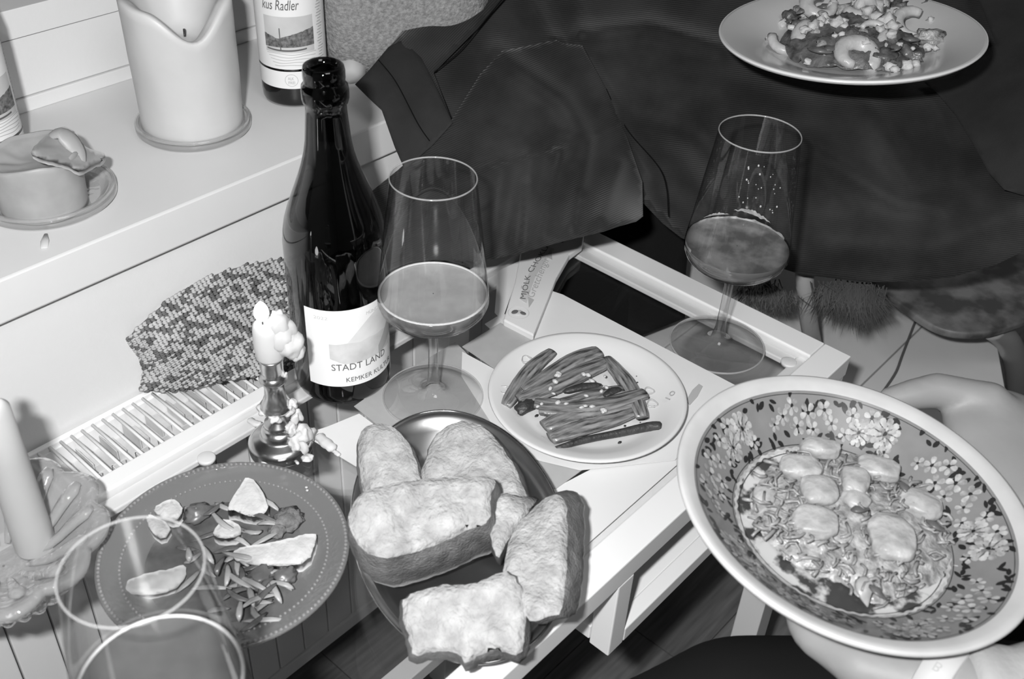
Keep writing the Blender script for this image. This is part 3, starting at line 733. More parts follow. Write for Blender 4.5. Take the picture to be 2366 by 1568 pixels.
# ------------------------------------------------------------------ wine glasses
def wine_glass(c, label, level, drink, s=1.0, foam=True):
    g = empty('wine_glass', c, label, 'glass', 'stemmed glasses of drink on the glass table')
    zs = s
    foot = [(0.0435, 0.0), (0.0440, 0.0010), (0.0430, 0.0022), (0.030, 0.0035), (0.016, 0.0055), (0.0075, 0.0095), (0.0062, 0.014), (0.0048, 0.022), (0.0042, 0.04), (0.0040, 0.070), (0.0044, 0.080), (0.0065, 0.0845)]
    olathe('foot_and_stem', [(r*s, z*zs) for r, z in foot], c, M_foot, g, 64)
    V, F, U = lathe([(0.0438*s+0.0008*math.cos(a), 0.0014+0.0012*math.sin(a)) for a in [i*math.pi/4 for i in range(9)]], c, 72, cap0=False); obj('foot_edge', V, F, M_rim, g)
    bo = [(0.0005, 0.0845), (0.0065, 0.0845), (0.020, 0.0865), (0.032, 0.0905), (0.0400, 0.0955), (0.0440, 0.1005), (0.0460, 0.1060), (0.0460, 0.110), (0.0453, 0.118), (0.0430, 0.135), (0.0405, 0.158), (0.0380, 0.180), (0.0352, 0.203), (0.0334, 0.2185)]
    olathe('glass_bowl', [(r*s, z*zs) for r, z in bo], c, M_clear, g, 72, cap0=False)
    V, F, U = lathe([(0.0334*s+0.0005*math.cos(a), 0.2185*zs+0.0007*math.sin(a)) for a in [i*math.pi/4 for i in range(9)]], c, 72, cap0=False); obj('rim', V, F, M_rim, g)
    # drink up to the level
    pr = []
    for (r0, z0), (r1, z1) in zip(bo[:-1], bo[1:]):
        if z0 >= level: break
        pr.append((max(r0-0.0009, 0.0004), z0+0.0009))
        if z1 > level:
            t = (level-z0)/(z1-z0); rl_ = r0+(r1-r0)*t-0.0009; pr += [(rl_, level), (rl_-0.0015, level-0.0006), (0.001, level-0.0006)]
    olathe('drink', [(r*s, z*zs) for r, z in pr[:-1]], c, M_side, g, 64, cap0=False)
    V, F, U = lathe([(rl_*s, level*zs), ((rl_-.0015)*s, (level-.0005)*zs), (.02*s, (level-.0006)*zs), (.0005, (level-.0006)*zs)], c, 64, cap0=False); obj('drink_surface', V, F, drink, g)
    if foam:
        V, F, U = lathe([(rl_*s-0.0008+0.0012*math.cos(a), level*zs+0.0004+0.0009*math.sin(a)) for a in [i*math.pi/3 for i in range(7)]], c, 64, cap0=False); obj('foam_ring', V, F, M_foam, g)
    return g
wine_glass(P(1001, 916, 0.0008), 'stemmed glass of hazy beer standing right of the tall dark bottle', 0.112, M_beer)
g2 = wine_glass(P(1656, 797, 0.0008), 'nearly empty stemmed glass at the far table corner', 0.111, M_beer2, 1.02, False)
c_ = P(1656, 797, 0.0008)
# foam left on the wall of that glass
def wallr(z):
    for (r0, z0), (r1, z1) in zip([(0.0460, 0.110), (0.0453, 0.118), (0.0430, 0.135)], [(0.0453, 0.118), (0.0430, 0.135), (0.0405, 0.158)]):
        if z <= z1: return r0+(r1-r0)*max(0, (z-z0)/(z1-z0))
    return .04
def foam_patch(name, a0, a1, lo, hi, n=60):
    V, F = [], []
    for k in range(n+1):
        t = k/n; a = tocam+math.pi+a0+(a1-a0)*t
        for z in (lo(t), hi(t)): V.append(c_+Vector(((wallr(z)-.0006)*1.02*math.cos(a), (wallr(z)-.0006)*1.02*math.sin(a), z*1.02)))
    F = [(2*k, 2*k+2, 2*k+3, 2*k+1) for k in range(n)]
    obj(name, V, F, M_foamt, g2)
fn1 = lambda t, s_=0: noise.noise(Vector((t*14+s_, s_, 0)))
foam_patch('foam_residue', -1.6, 1.6, lambda t: .1105+.0003*fn1(t, 5), lambda t: .1130+.0016*fn1(t)+.0010*fn1(t*3, 2))
foam_patch('foam_residue', -1.15, -.35, lambda t: .1165+.002*fn1(t*.6, 3)+.004*t, lambda t: .1165+.002*fn1(t*.6, 3)+.004*t+.0045*math.sin(math.pi*t)*(1+.5*fn1(t, 8)))
foam_patch('foam_residue', -.30, .30, lambda t: .1150, lambda t: .1150+.0015*math.sin(math.pi*t)*(1.5+fn1(t, 9)))
rng = random.Random(4); dr = []
for k in range(26):
    a = tocam+math.pi+rng.uniform(-1.3, -.4); z = rng.uniform(.125, .175); r_ = 0.0430-(z-.135)*.105
    dr.append(ico(c_+Vector((r_*1.02*math.cos(a), r_*1.02*math.sin(a), z*1.02)), rng.uniform(.0004, .0010), 1, (1, 1, 1.4)))
V, F = join(*dr); obj('foam_droplets', V, F, M_foam, g2)['kind'] = 'stuff'
g3c = Vector((0.1397, 0.3425, 0.0008))
wine_glass(g3c, 'blurred stemmed glass of drink at the bottom left corner', 0.130, M_beer3)

# ------------------------------------------------------------------ candlestick
kc = P(650, 1035, 0.0006)
cs = empty('candlestick', kc, 'small turned brass candlestick splashed with wax drips', 'candlestick')
pr = [(0.024, 0), (0.0258, 0.001), (0.0262, 0.004), (0.0255, 0.0065), (0.0262, 0.009), (0.0245, 0.0125), (0.0215, 0.0150), (0.0165, 0.0165), (0.0145, 0.0185), (0.0150, 0.0215), (0.0125, 0.0250), (0.0105, 0.0262), (0.0118, 0.0290), (0.0112, 0.0320), (0.0075, 0.0345), (0.0068, 0.040), (0.0080, 0.0440), (0.0125, 0.0480), (0.0132, 0.0510), (0.0110, 0.0545), (0.0085, 0.0620), (0.0078, 0.0700), (0.0084, 0.0760), (0.0108, 0.0785), (0.0112, 0.0805), (0.0090, 0.0835), (0.0078, 0.0850), (0.0082, 0.0870), (0.0088, 0.0890), (0.0092, 0.1000), (0.0098, 0.1010), (0.0098, 0.1022), (0.0085, 0.1025), (0.001, 0.1)]
olathe('stick_body', [(r, z*0.94) for r, z in pr], kc, M_brass, cs, 56)
rtv = Vector((rt[0], rt[1], 0)).normalized(); fwv = Vector((fw[0], fw[1], 0)).normalized()
drips = [((.015, -.010, .014), .0075, 1.2), ((.019, -.004, .019), .0070, 1.2), ((.021, .002, .012), .0065, 1.0), ((.012, -.006, .026), .0050, 1.2), ((.014, .002, .034), .0042, 1.6), ((.004, -.020, .010), .0055, .5), ((.010, -.019, .007), .0045, .5), ((-.008, -.022, .004), .0040, .9), ((.016, -.018, .003), .0035, .9),
         ((-.009, -.004, .0445), .0050, .9), ((.010, -.003, .045), .0045, 1.1), ((.001, -.011, .043), .0042, .8), ((.013, .000, .049), .0040, 1.0), ((.008, 0, .078), .0028, 2.2), ((.024, -.012, .002), .0040, .5)]
for (a, b_, z), r, sz in drips:
    V, F = ico(kc+rtv*a+fwv*b_+Vector((0, 0, z)), r, 3, (1, 1, sz), .9, 1.3); obj('wax_drip', V, F, M_wax, cs)
tc0 = kc+Vector((0, 0, 0.097))
tp = empty('dinner_candle', tc0, 'stub of white candle burning in the brass candlestick with lumpy wax', 'candle')
olathe('wax_stub', [(0.0105, 0), (0.0112, 0.002), (0.0118, 0.014), (0.0114, 0.026), (0.0106, 0.031), (0.0085, 0.0325), (0.003, 0.031)], tc0, M_wax, tp, 32, cap1=True)
for a, b_, z, r, sz in ((.010, .0, .030, .0085, 1.5), (.012, 0, .020, .0105, 1.5), (.016, 0, .013, .0105, 1.2), (.020, .001, .006, .0070, 1.3), (.009, .001, .036, .0052, 1.6)):
    V, F = ico(tc0+rtv*a+fwv*b_+Vector((0, 0, z)), r, 3, (1, .9, sz), .3, 1.6); obj('wax_lump', V, F, M_wax, tp)
V, F, U = tube([tc0+rtv*-.003+Vector((0, 0, .030)), tc0+rtv*-.003+Vector((0, 0, .036))], 0.0007, 6); obj('wick', V, F, M_char, tp)
fp = [(0.0006, 0), (0.0040, 0.002), (0.0056, 0.006), (0.0054, 0.010), (0.0036, 0.014), (0.0006, 0.0175)]
olathe('flame', fp, tc0+rtv*-.003+Vector((0, 0, .0345)), M_flame, tp, 20)
# loose wax
for pts, r, lb in (([(735, 1005), (752, 1022), (772, 1038)], .005, 'thick curl of white wax right of the candlestick'), ([(575, 968), (590, 978), (604, 980)], .0035, 'short wax chip behind the candlestick'), ([(770, 1040), (785, 1052)], .0022, 'thin grey wax shard beside the bread pan')):
    V, F, U = tube(smooth_path([P(x, y, r*.8+.001) for x, y in pts], 8), [r*.5, r, r*.8, r, r*1.1, r*.9, r, r*.5], 8, flat=0.7)
    lab(obj('wax_piece', V, F, M_wax, None), lb, 'wax')

# ------------------------------------------------------------------ pressed glass holder with taper at left
hc = Vector((0.152, 0.588, 0.0008))
gh = empty('glass_holder', hc, 'fluted pressed glass bowl holding a tall taper at the left edge', 'bowl')
fluter = lambda amp, n: (lambda a, k, r: 1+amp*abs(math.cos(a*n/2))*min(1, max(0, (r-0.02)/0.05)))
V, F, U = lathe([(0.038, 0.0), (0.046, 0.001), (0.050, 0.008), (0.053, 0.018), (0.056, 0.026)], hc, 160, flute=lambda a, k, r: 1+0.09*abs(math.cos(a*14)))
obj('fluted_base', V, F, M_flute, gh)
V, F, U = lathe([(0.050, 0.026), (0.062, 0.029), (0.068, 0.034), (0.070, 0.042), (0.066, 0.044), (0.060, 0.040), (0.048, 0.026), (0.034, 0.014), (0.016, 0.010), (0.001, 0.010)], hc, 200, cap0=False, flute=lambda a, k, r: 1+0.12*abs(math.cos(a*5))*(r/0.07)**2)
obj('scalloped_body', V, F, M_flute, gh)
for k in range(14):
    a = 2*math.pi*k/14
    pth = [hc+Vector((r*math.cos(a), r*math.sin(a), z)) for r, z in ((0.018, .014), (0.036, .022), (0.052, .036), (0.066, .046))]
    V, F, U = tube(smooth_path(pth, 8), [.002, .003, .004, .0045, .005, .0055, .006, .003], 8, flat=.6); obj('glass_leaf', V, F, M_flute, gh)
tpc = P(84, 1262, 0.012)
tpr = empty('taper_candle', tpc, 'tall pale taper candle standing in the glass bowl at left', 'candle')
olathe('wax_shaft', [(0.0135, 0), (0.0142, 0.003), (0.0138, 0.03), (0.0130, 0.09), (0.0120, 0.132), (0.008, 0.136), (0.002, 0.134)], tpc, mat('taper_wax', 0.42, 0.5, 0.3, sss=0.3), tpr, 40, cap1=True)
V, F, U = tube([tpc+Vector((0, 0, .132)), tpc+Vector((0, 0, .142))], .0007, 6); obj('wick', V, F, M_char, tpr)
olathe('flame', fp, tpc+Vector((0, 0, .139)), M_flame, tpr, 20)
pl = bpy.data.lights.new('candle_light', 'POINT'); pl.energy = 0.02; pl.shadow_soft_size = 0.004; plo = bpy.data.objects.new('candle_light', pl); COL.objects.link(plo); plo.location = tpc+Vector((0, 0, .148))
pl = bpy.data.lights.new('candle_light', 'POINT'); pl.energy = 0.02; pl.shadow_soft_size = 0.004; plo = bpy.data.objects.new('candle_light', pl); COL.objects.link(plo); plo.location = tc0+rtv*-.003+Vector((0, 0, .042))

# ------------------------------------------------------------------ bread pan
pc = Vector((0.3945, 0.3725, 0.0022)); pa = math.atan2(0.8054, 0.5927)
pan = empty('oval_pan', pc, 'oval steel serving dish full of bread standing on the table edge', 'pan')
A_, B_ = 0.1237, 0.0777
ratio = B_/A_
pr = [(0.092, 0.0), (0.096, 0.0005), (0.104, 0.006), (0.112, 0.018), (0.118, 0.027), (0.1235, 0.0288), (0.1240, 0.0296), (0.1232, 0.0303), (0.1165, 0.0292), (0.1105, 0.020), (0.102, 0.0075), (0.094, 0.0025), (0.04, 0.0020), (0.0005, 0.0020)]
def pan_flute(a, k, r): return 1
V, F, U = lathe(pr, pc, 96, sx=1, sy=ratio, rz=pa); obj('pan_body', V, F, M_steel, pan, uvs=U)
V, F, U = lathe([(0.1238+0.0011*math.cos(a), 0.0298+0.0011*math.sin(a)) for a in [i*math.pi/4 for i in range(9)]], pc, 96, sx=1, sy=ratio, rz=pa, cap0=False); obj('pan_rim', V, F, M_steelr, pan)

# bread
def bread(name, outline, z0, gx_, gy_, off, dz, label, crumb=M_crumb, bulge=0.003, step=9, wobb=(4, 22), corner=1):
    th = empty(name, (0, 0, 0), label, 'bread', None)
    cx = sum(p[0] for p in outline)/len(outline); cy = sum(p[1] for p in outline)/len(outline)
    poly = resample(chaikin(outline, corner), step, wobb)
    v2, f2 = tri_fill(poly, step); ring = poly+[poly[0]]; nb = len(poly)
    loc = P(cx, cy, z0-dz); th.location = loc
    def z(x, y): return z0+gx_*(x-cx)/100+gy_*(y-cy)/100
    V = []
    for x, y in v2:
        e = seg_dist(x, y, ring)
        zz = z(x, y)-0.0035*math.exp(-(e/8)**2)+bulge*noise.noise(Vector((x/60, y/60, z0*30)))+0.0009*noise.noise(Vector((x/9, y/9, 5.1)))
        V.append(P(x, y, zz))
    F = []
    for f in f2:
        a, b, c = (V[i] for i in f[:3]); F.append(f if (b-a).cross(c-a).z > 0 else tuple(reversed(f)))
    obj('crumb', V, F, crumb, th)
    # crust: rings going down
    rows = 7; CV = []
    for k in range(rows+1):
        t = k/rows
        for i, (x, y) in enumerate(poly):
            xx, yy = x+off[0]*t, y+off[1]*t
            zz = z(x, y)-0.0034-dz*t
            b = P(xx, yy, zz); m0 = P(cx+off[0]*t, cy+off[1]*t, zz)
            d = (b-m0); d.z = 0; d.normalize()
            q = math.sin(math.pi*min(1, t*1.0))*0.003+0.0012*noise.noise(Vector((x/22, y/22, t*4)))
            CV.append(b+d*q if k else V[i])
    CF = []
    for k in range(rows):
        for i in range(nb):
            j = (i+1) % nb; CF.append((k*nb+i, (k+1)*nb+i, (k+1)*nb+j, k*nb+j))
    CF.append(tuple(rows*nb+i for i in range(nb)))
    obj('crust', CV, CF, M_crust, th)
    return th
bread('bread_slice', [(838, 985), (870, 975), (905, 982), (935, 1010), (960, 1060), (975, 1110), (972, 1150), (900, 1160), (840, 1150), (830, 1080), (826, 1020)], 0.058, 0.004, -0.012, (10, 30), 0.022, 'upright bread slice at the upper left of the pan')
bread('bread_slice', [(985, 1060), (1000, 1010), (1035, 978), (1075, 970), (1120, 985), (1160, 1030), (1190, 1080), (1215, 1140), (1225, 1180), (1150, 1230), (1000, 1160), (965, 1110)], 0.058, 0.004, -0.008, (14, 34), 0.026, 'round topped bread slice at the back of the pan')
bread('bread_slice', [(1128, 1140), (1180, 1140), (1222, 1155), (1225, 1178), (1205, 1200), (1180, 1235), (1165, 1262), (1150, 1295), (1135, 1250), (1125, 1190)], 0.070, 0, -0.004, (8, 16), 0.030, 'torn pale bread crumb piece between front and right slices')
bread('bread_slice', [(802, 1200), (812, 1165), (838, 1135), (900, 1115), (1000, 1104), (1100, 1098), (1142, 1100), (1148, 1118), (1130, 1150), (1136, 1205), (1080, 1225), (1000, 1262), (920, 1288), (860, 1288), (820, 1250)], 0.088, -0.001, -0.010, (16, 66), 0.048, 'biggest thick bread piece lying across the front of the pan', bulge=.004)
bread('bread_slice', [(1168, 1280), (1178, 1240), (1200, 1205), (1228, 1178), (1262, 1148), (1290, 1140), (1308, 1160), (1312, 1220), (1310, 1300), (1305, 1360), (1300, 1418), (1265, 1425), (1230, 1438), (1212, 1420), (1190, 1370), (1160, 1330)], 0.072, 0.004, -0.002, (40, -6), 0.026, 'tall bread piece with crust along its right side over the pan edge')
bread('bread_slice', [(930, 1375), (1000, 1352), (1090, 1350), (1150, 1325), (1172, 1318), (1200, 1340), (1212, 1390), (1214, 1450), (1205, 1520), (1160, 1500), (1110, 1510), (1080, 1535), (1060, 1508), (1000, 1505), (955, 1520), (945, 1480), (932, 1430)], 0.062, 0.002, -0.012, (4, 18), 0.026, 'bread piece with torn lower edge nearest the camera in the pan', wobb=(7, 16))
V, F, U = tube([P(1192, 1165, .066), P(1215, 1160, .068), P(1240, 1150, .064)], [.003, .0065, .002], 8, flat=.3)
lab(obj('crust_shard', V, F, M_crust, None), 'thin crust shard at the right of the pan behind the torn crumb piece', 'bread')

# ------------------------------------------------------------------ leek plate
lc = P(1356, 920, 0.012); lc.z = 0.0040
LR = 0.0868
lp = empty('small_plate', lc, 'small round white china plate holding roasted leeks', 'plate')
pr = [(0.048, 0), (0.052, 0.0005), (0.056, 0.003), (0.074, 0.0095), (LR-0.002, 0.0125), (LR, 0.0140), (LR-0.0008, 0.0153), (LR-0.004, 0.0150), (0.072, 0.0115), (0.064, 0.0072), (0.058, 0.0058), (0.03, 0.0052), (0.0005, 0.0052)]
olathe('plate_body', pr, lc, M_plate, lp, 96)
zt = lc.z+0.0056
V, F, U = lathe([(0.0005, 0), (0.03, 0.0001), (0.05, 0)], lc+Vector((0, 0, 0.0056)), 48, cap0=False)
V = [Vector(v)+ (Vector(v)-lc)*0.14*noise.noise(Vector(v)*40) for v in V]
obj('oil_film', [(v[0], v[1], zt+0.0002) for v in V], F, mat('oil_film', 0.62, 0.08, 0.5, nv=0.08, ns=80), lp)
ptext('printed_mark', '10', (1542, 928), (1562, 905), lc.z+0.0152, 0.006, M_ink2, lp)
zl = zt+0.004
leeks = [([(1168, 938), (1205, 880), (1240, 840), (1276, 812)], 16, 'leftmost roasted leek half reaching to the plate top', .5),
         ([(1215, 905), (1275, 868), (1335, 830), (1385, 812)], 22, 'wide roasted leek half behind the pile top', .9),
         ([(1200, 925), (1262, 900), (1345, 860), (1405, 835)], 20, 'roasted leek half under the crumbs at plate centre', 1.1),
         ([(1400, 828), (1435, 868), (1462, 910), (1484, 965)], 17, 'roasted leek half slanting down the right side', 1.3),
         ([(1235, 930), (1300, 935), (1370, 915), (1440, 900)], 17, 'roasted leek half with dark charred middle', 1.5),
         ([(1245, 945), (1320, 945), (1400, 935), (1490, 908)], 19, 'roasted leek half ending in a dark tip at right', 1.7),
         ([(1258, 985), (1320, 960), (1390, 945), (1470, 925)], 22, 'pale roasted leek half below the centre', 1.2),
         ([(1272, 1012), (1330, 990), (1400, 970), (1465, 950)], 20, 'lowest broad roasted leek half', .8)]
for pts, wpx, lb, hz_ in leeks:
    z = zl+hz_*0.0042
    r = wpx*0.00050
    path = smooth_path([P(x, y, z) for x, y in pts], 14)
    rad = [r*(0.35+0.65*math.sin(math.pi*(0.12+0.76*i/13))**0.7) for i in range(14)]
    V, F, U = tube(path, rad, 12, flat=0.45)
    V = [v+Vector((0, 0, 0.0009*noise.noise(v*180))) for v in V]
    lk = obj('roasted_leek', V, F, M_leek, None, uvs=U); lab(lk, lb, 'leek')
    V, F = ico(path[0], r*.62, 2, (1, 1, .6), .4, 2)
    obj('charred_tip', V, F, M_char, lk, wl=False) if False else None
V, F, U = tube(smooth_path([P(x, y, zl+.0015) for x, y in [(1284, 1036), (1350, 1016), (1430, 1000), (1500, 985), (1528, 986)]], 16), [.002, .0022, .0025, .0028, .003, .003, .003, .0032, .0034, .0036, .0038, .004, .0042, .0044, .0045, .003], 8)
lab(obj('charred_stalk', V, F, M_char, None), 'thin black charred stalk lying apart at the plate front', 'leek')
V, F = ico(P(1214, 938, zl+.004), .0085, 3, (1.3, .8, .6), .3, 2)
lab(obj('charred_stub', V, F, M_char, None), 'short black charred stub at the left of the leek pile', 'leek')
for (x0, y0, x1, y1), lb in (((1300, 905, 1390, 888), 'narrow black charred strip across the leek pile'), ((1395, 915, 1435, 898), 'small dark charred strip right of the leek pile centre')):
    V, F, U = tube(smooth_path([P(x0, y0, zl+.010), P((x0+x1)/2, (y0+y1)/2-4, zl+.0115), P(x1, y1, zl+.010)], 8), [.001, .003, .0035, .004, .004, .0035, .003, .001], 8, flat=.5)
    lab(obj('charred_strip', V, F, M_char, None), lb, 'leek')
rng = random.Random(3)
for k, (x, y, r) in enumerate([(1217, 830, 13), (1165, 900, 13), (1250, 1018, 12), (1485, 853, 12), (1500, 903, 12), (1507, 932, 13), (1450, 1050, 11)]):
    c = P(x, y, zt+0.0012 if 3 <= k or k == 2 else lc.z+0.012)
    V, F, U = lathe([(r*.00036+.0007*math.cos(a), .0008*math.sin(a)) for a in [i*math.pi/3 for i in range(7)]], c, 20, cap0=False, flute=lambda a, k_, r_: 1+.12*math.sin(a*3+x))
    lab(obj('onion_ring', V, F, M_oil, None), ['onion ring at the upper left rim of the leek plate', 'onion ring at the far left rim of the leek plate', 'onion ring at the lower left of the leek plate', 'brown onion ring at the upper right of the leek plate', 'onion ring right of the dark leek tip', 'lower of two onion rings beside the printed mark', 'onion ring at the front right of the charred stalk'][k], 'onion')
for k in range(26):
    x, y = rng.uniform(1235, 1420), rng.uniform(860, 950)
    V, F = ico(P(x, y, zl+.0105), rng.uniform(.0012, .0030), 1, (1.3, .9, .7), .4, 2, Matrix.Rotation(rng.uniform(0, 3), 3, 'Z'))
    lab(obj('onion_crumb', V, F, M_onion, None), 'tiny pale chopped onion bit on the roasted leeks', 'onion', 'chopped onion over the leeks')
V, F = join(*[ico(P(rng.uniform(1440, 1530), rng.uniform(830, 1000), zt+.0005), rng.uniform(.0006, .0016), 1, (1.2, 1, .4)) for _ in range(34)], *[ico(P(x, y, zt+.0006), .0016, 1, (1.6, 1, .4)) for x, y in [(1400, 1038), (1405, 1048), (1432, 1022), (1338, 1060), (1240, 960), (1180, 870)]])
o = lab(obj('pepper_specks', V, F, M_char, None), 'dark pepper specks scattered over the leek plate', 'pepper', kind='stuff')

# ------------------------------------------------------------------ smoked glass plate with salad (left)
fc = P(520, 1272, 0.016); fc.z = 0.0012
FR = 0.0900
fp_ = empty('smoked_plate', fc, 'dark smoked glass plate with beaded rim holding salad leftovers', 'plate')
pr = [(0.050, 0), (0.056, 0.001), (0.070, 0.007), (FR-0.004, 0.013), (FR, 0.0160), (FR-0.001, 0.0178), (FR-0.005, 0.0165), (0.070, 0.0105), (0.060, 0.0058), (0.05, 0.0045), (0.0005, 0.0045)]
olathe('plate_body', pr, fc, M_smoke, fp_, 96)
bd = []
for k in range(150):
    a = 2*math.pi*k/150; bd.append(ico(fc+Vector(((FR-.003)*math.cos(a), (FR-.003)*math.sin(a), 0.0172)), 0.0015, 1))
for k in range(120):
    a = 2*math.pi*k/120; bd.append(ico(fc+Vector(((0.0735)*math.cos(a), (0.0735)*math.sin(a), 0.0124)), 0.0012, 1))
V, F = join(*bd); obj('rim_beads', V, F, M_beads, fp_)['kind'] = 'stuff'
zs = fc.z+0.0055
V, F, U = lathe([(0.0005, 0.0012), (0.03, 0.0012), (0.05, 0.001), (0.058, 0)], fc, 64, cap0=False)
obj('sauce', [(v[0]+.004*noise.noise(Vector(v)*30), v[1], zs+(v[2]-fc.z)*.5) for v in V], F, mat('dark_sauce', 0.10, 0.12, 0.5, nv=0.4, ns=50, bump=0.5, bs=90), fp_)
def chunk(name, pts, z0, dz, m, label, cat, tilt=0.0, tx=0.0, amp=.001, parent=None):  # slab with a traced, wavy edge
    cx = sum(p[0] for p in pts)/len(pts); cy = sum(p[1] for p in pts)/len(pts)
    poly = resample(chaikin(pts, 1), 7, (3, 14)); v2, f2 = tri_fill(poly, 8); nb = len(poly); ring = poly+[poly[0]]
    V = [P(x, y, z0+tilt*(cy-y)/100+tx*(x-cx)/100-0.0018*math.exp(-(seg_dist(x, y, ring)/6)**2)+amp*noise.noise(Vector((x/(12 if amp < .002 else 40), y/12, z0*99)))) for x, y in v2]
    F = []
    for f in f2:
        a, b, c = (V[i] for i in f[:3]); F.append(f if (b-a).cross(c-a).z > 0 else tuple(reversed(f)))
    n = len(V); V += [V[i]-Vector((0, 0, dz)) for i in range(nb)]
    for i in range(nb):
        j = (i+1) % nb; F.append((i, n+i, n+j, j))
    F.append(tuple(n+i for i in range(nb)))
    return lab(obj(name, V, F, m, parent), label, cat)
for pts_, z_, dz_, ti_, tx_ in FLAPS: slab('wax_flap', pts_, z_, dz_, M_wax2, sc_candle, ti_, tx_)
chunk('bread_chunk', [(558, 1115), (570, 1100), (590, 1110), (622, 1165), (612, 1188), (580, 1195), (545, 1180), (520, 1178)], zs+.016, .012, M_cheese, 'pointed white cheese wedge at the top of the salad plate', 'cheese', .012)
chunk('cheese_slice', [(352, 1175), (385, 1152), (410, 1155), (425, 1180), (405, 1205), (370, 1195)], zs+.012, .008, M_cheese, 'scored pale cheese piece at the upper left of the salad plate', 'cheese', .004)
chunk('cheese_slice', [(335, 1190), (345, 1185), (400, 1215), (378, 1250), (345, 1225)], zs+.008, .006, M_cheese, 'flat pale cheese triangle at the left of the salad plate', 'cheese')
chunk('cheese_slice', [(500, 1215), (520, 1195), (560, 1215), (555, 1240), (510, 1245), (490, 1235)], zs+.010, .008, M_cheese, 'small pale cheese crumb at the salad plate centre', 'cheese')
chunk('artichoke_piece', [(535, 1275), (560, 1262), (640, 1250), (728, 1228), (732, 1245), (712, 1300), (650, 1308), (600, 1306), (560, 1300), (540, 1292)], zs+.012, .010, M_cheese, 'long pale cheese slice lying at the right of the salad plate', 'cheese', .006)
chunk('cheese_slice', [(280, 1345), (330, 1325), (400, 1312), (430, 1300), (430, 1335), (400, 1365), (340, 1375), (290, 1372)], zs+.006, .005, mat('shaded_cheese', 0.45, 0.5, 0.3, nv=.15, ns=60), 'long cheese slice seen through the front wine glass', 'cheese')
for (x, y, r, lb) in ((455, 1185, .0085, 'glistening dark mushroom piece left of the cheese wedge'), (665, 1200, .0095, 'crumbly brown falafel piece at the right of the salad plate'), (640, 1225, .006, 'small brown falafel crumb below the bigger falafel'), (605, 1330, .008, 'dark roast vegetable chunk under the long cheese slice'), (660, 1330, .007, 'glossy dark olive piece near the plate right edge')):
    V, F = ico(P(x, y, zs+.006), r, 3, (1.2, 1, .7), .5, 2.4); lab(obj('roast_piece', V, F, M_crust if 'falafel' in lb else M_leaf, None), lb, 'food')
rng = random.Random(11)
for k in range(64):
    x, y = rng.uniform(430, 640), rng.uniform(1160, 1360)
    if k > 30: x, y = rng.gauss(590, 40), rng.gauss(1370, 30)
    a = rng.uniform(0, 3.14); L = rng.uniform(20, 52); dx, dy = math.cos(a)*L, math.sin(a)*L*.7
    z = zs+rng.uniform(.002, .009)
    V, F, U = tube(smooth_path([P(x-dx, y-dy, z), P(x+rng.uniform(-12, 12), y+rng.uniform(-8, 8), z+.004), P(x+dx, y+dy, z)], 6), [.0005, .0017, .0024, .0024, .0017, .0004], 6, flat=.25)
    lab(obj('leaf_strip', V, F, M_leafl if k % 3 else M_leaf, None), 'narrow shredded leaf strip in the salad on the smoked plate', 'leaf', 'shredded salad leaves on the smoked plate')
V, F = join(*[ico(P(x, y, zs+.012), .0014, 1, (1, 1, .4)) for x, y in [(708, 1125), (710, 1132)]])
lab(obj('salt_flake', V, F, M_wax, None), 'tiny white flake on the right rim of the smoked plate', 'crumb')

# ------------------------------------------------------------------ chair, pale bench, fur throw
BZ = -0.20
bn = empty('pale_bench', (1.15, 0.4, FZ), 'pale painted plank bench right of the table under the jacket', 'bench')
for i in range(3):
    y0 = 0.11+i*0.215; y1 = y0+0.213
    xe = [1.166+(y-.188)*1.9 for y in (y0, y1)]
    xs_ = 0.95 if i == 0 else 0.85
    V, F = prism([(xs_, y0, BZ), (min(xe[0], 1.9), y0, BZ), (min(xe[1], 1.9), y1, BZ), (xs_, y1, BZ)], 0.02)
    bevel(obj('plank', V, F, M_bench, bn, smooth=False), .001)
for x, y in ((0.98, 0.17), (0.88, 0.70), (1.05, 0.22), (1.75, 0.70)): obox('leg', (x-.02, x+.02, y-.02, y+.02, FZ, BZ-.0205), M_bench, bn, .001)
# thin cable along the bench
V, F, U = tube(smooth_path([P(2118, 735, BZ+.003), P(2108, 760, BZ+.003), P(2085, 820, BZ+.003), P(2070, 860, BZ+.003), P(2040, 905, BZ+.003)], 20), .0016, 6)
lab(obj('cable', V, F, M_ink, None), 'thin dark cable lying across the pale bench', 'cable')
ch = empty('wooden_chair', (1.15, 0.25, FZ), 'wooden seat chair on grey tubular legs under the jacket', 'chair')
sz = -0.10
so = [(2010, 655), (2025, 640), (2366, 560), (2520, 600), (2500, 700), (2366, 742), (2300, 766), (2240, 770), (2190, 765), (2140, 745), (2080, 700)]
poly = chaikin(so, 2)
V, F = prism([P(x, y, sz) for x, y in poly], 0.010); bevel(obj('seat', V, F, M_seat, ch, smooth=False), .003, 3)
for pts, r in (([(1858, 600, -.02), (1862, 680, -.06), (1872, 760, -.12), (1880, 800, -.17)], .0105), ([(2290, 755, -.115), (2330, 790, -.16), (2350, 860, -.25), (2350, 950, -.40)], .0150)):
    V, F, U = tube(smooth_path([P(x, y, z) for x, y, z in pts], 16), r, 14); obj('leg', V, F, M_tube, ch)
V, F = ico(P(1884, 772, -.13), .003, 1); obj('screw', V, F, M_steelr, ch)
rng = random.Random(5)
VV, FF = [], []
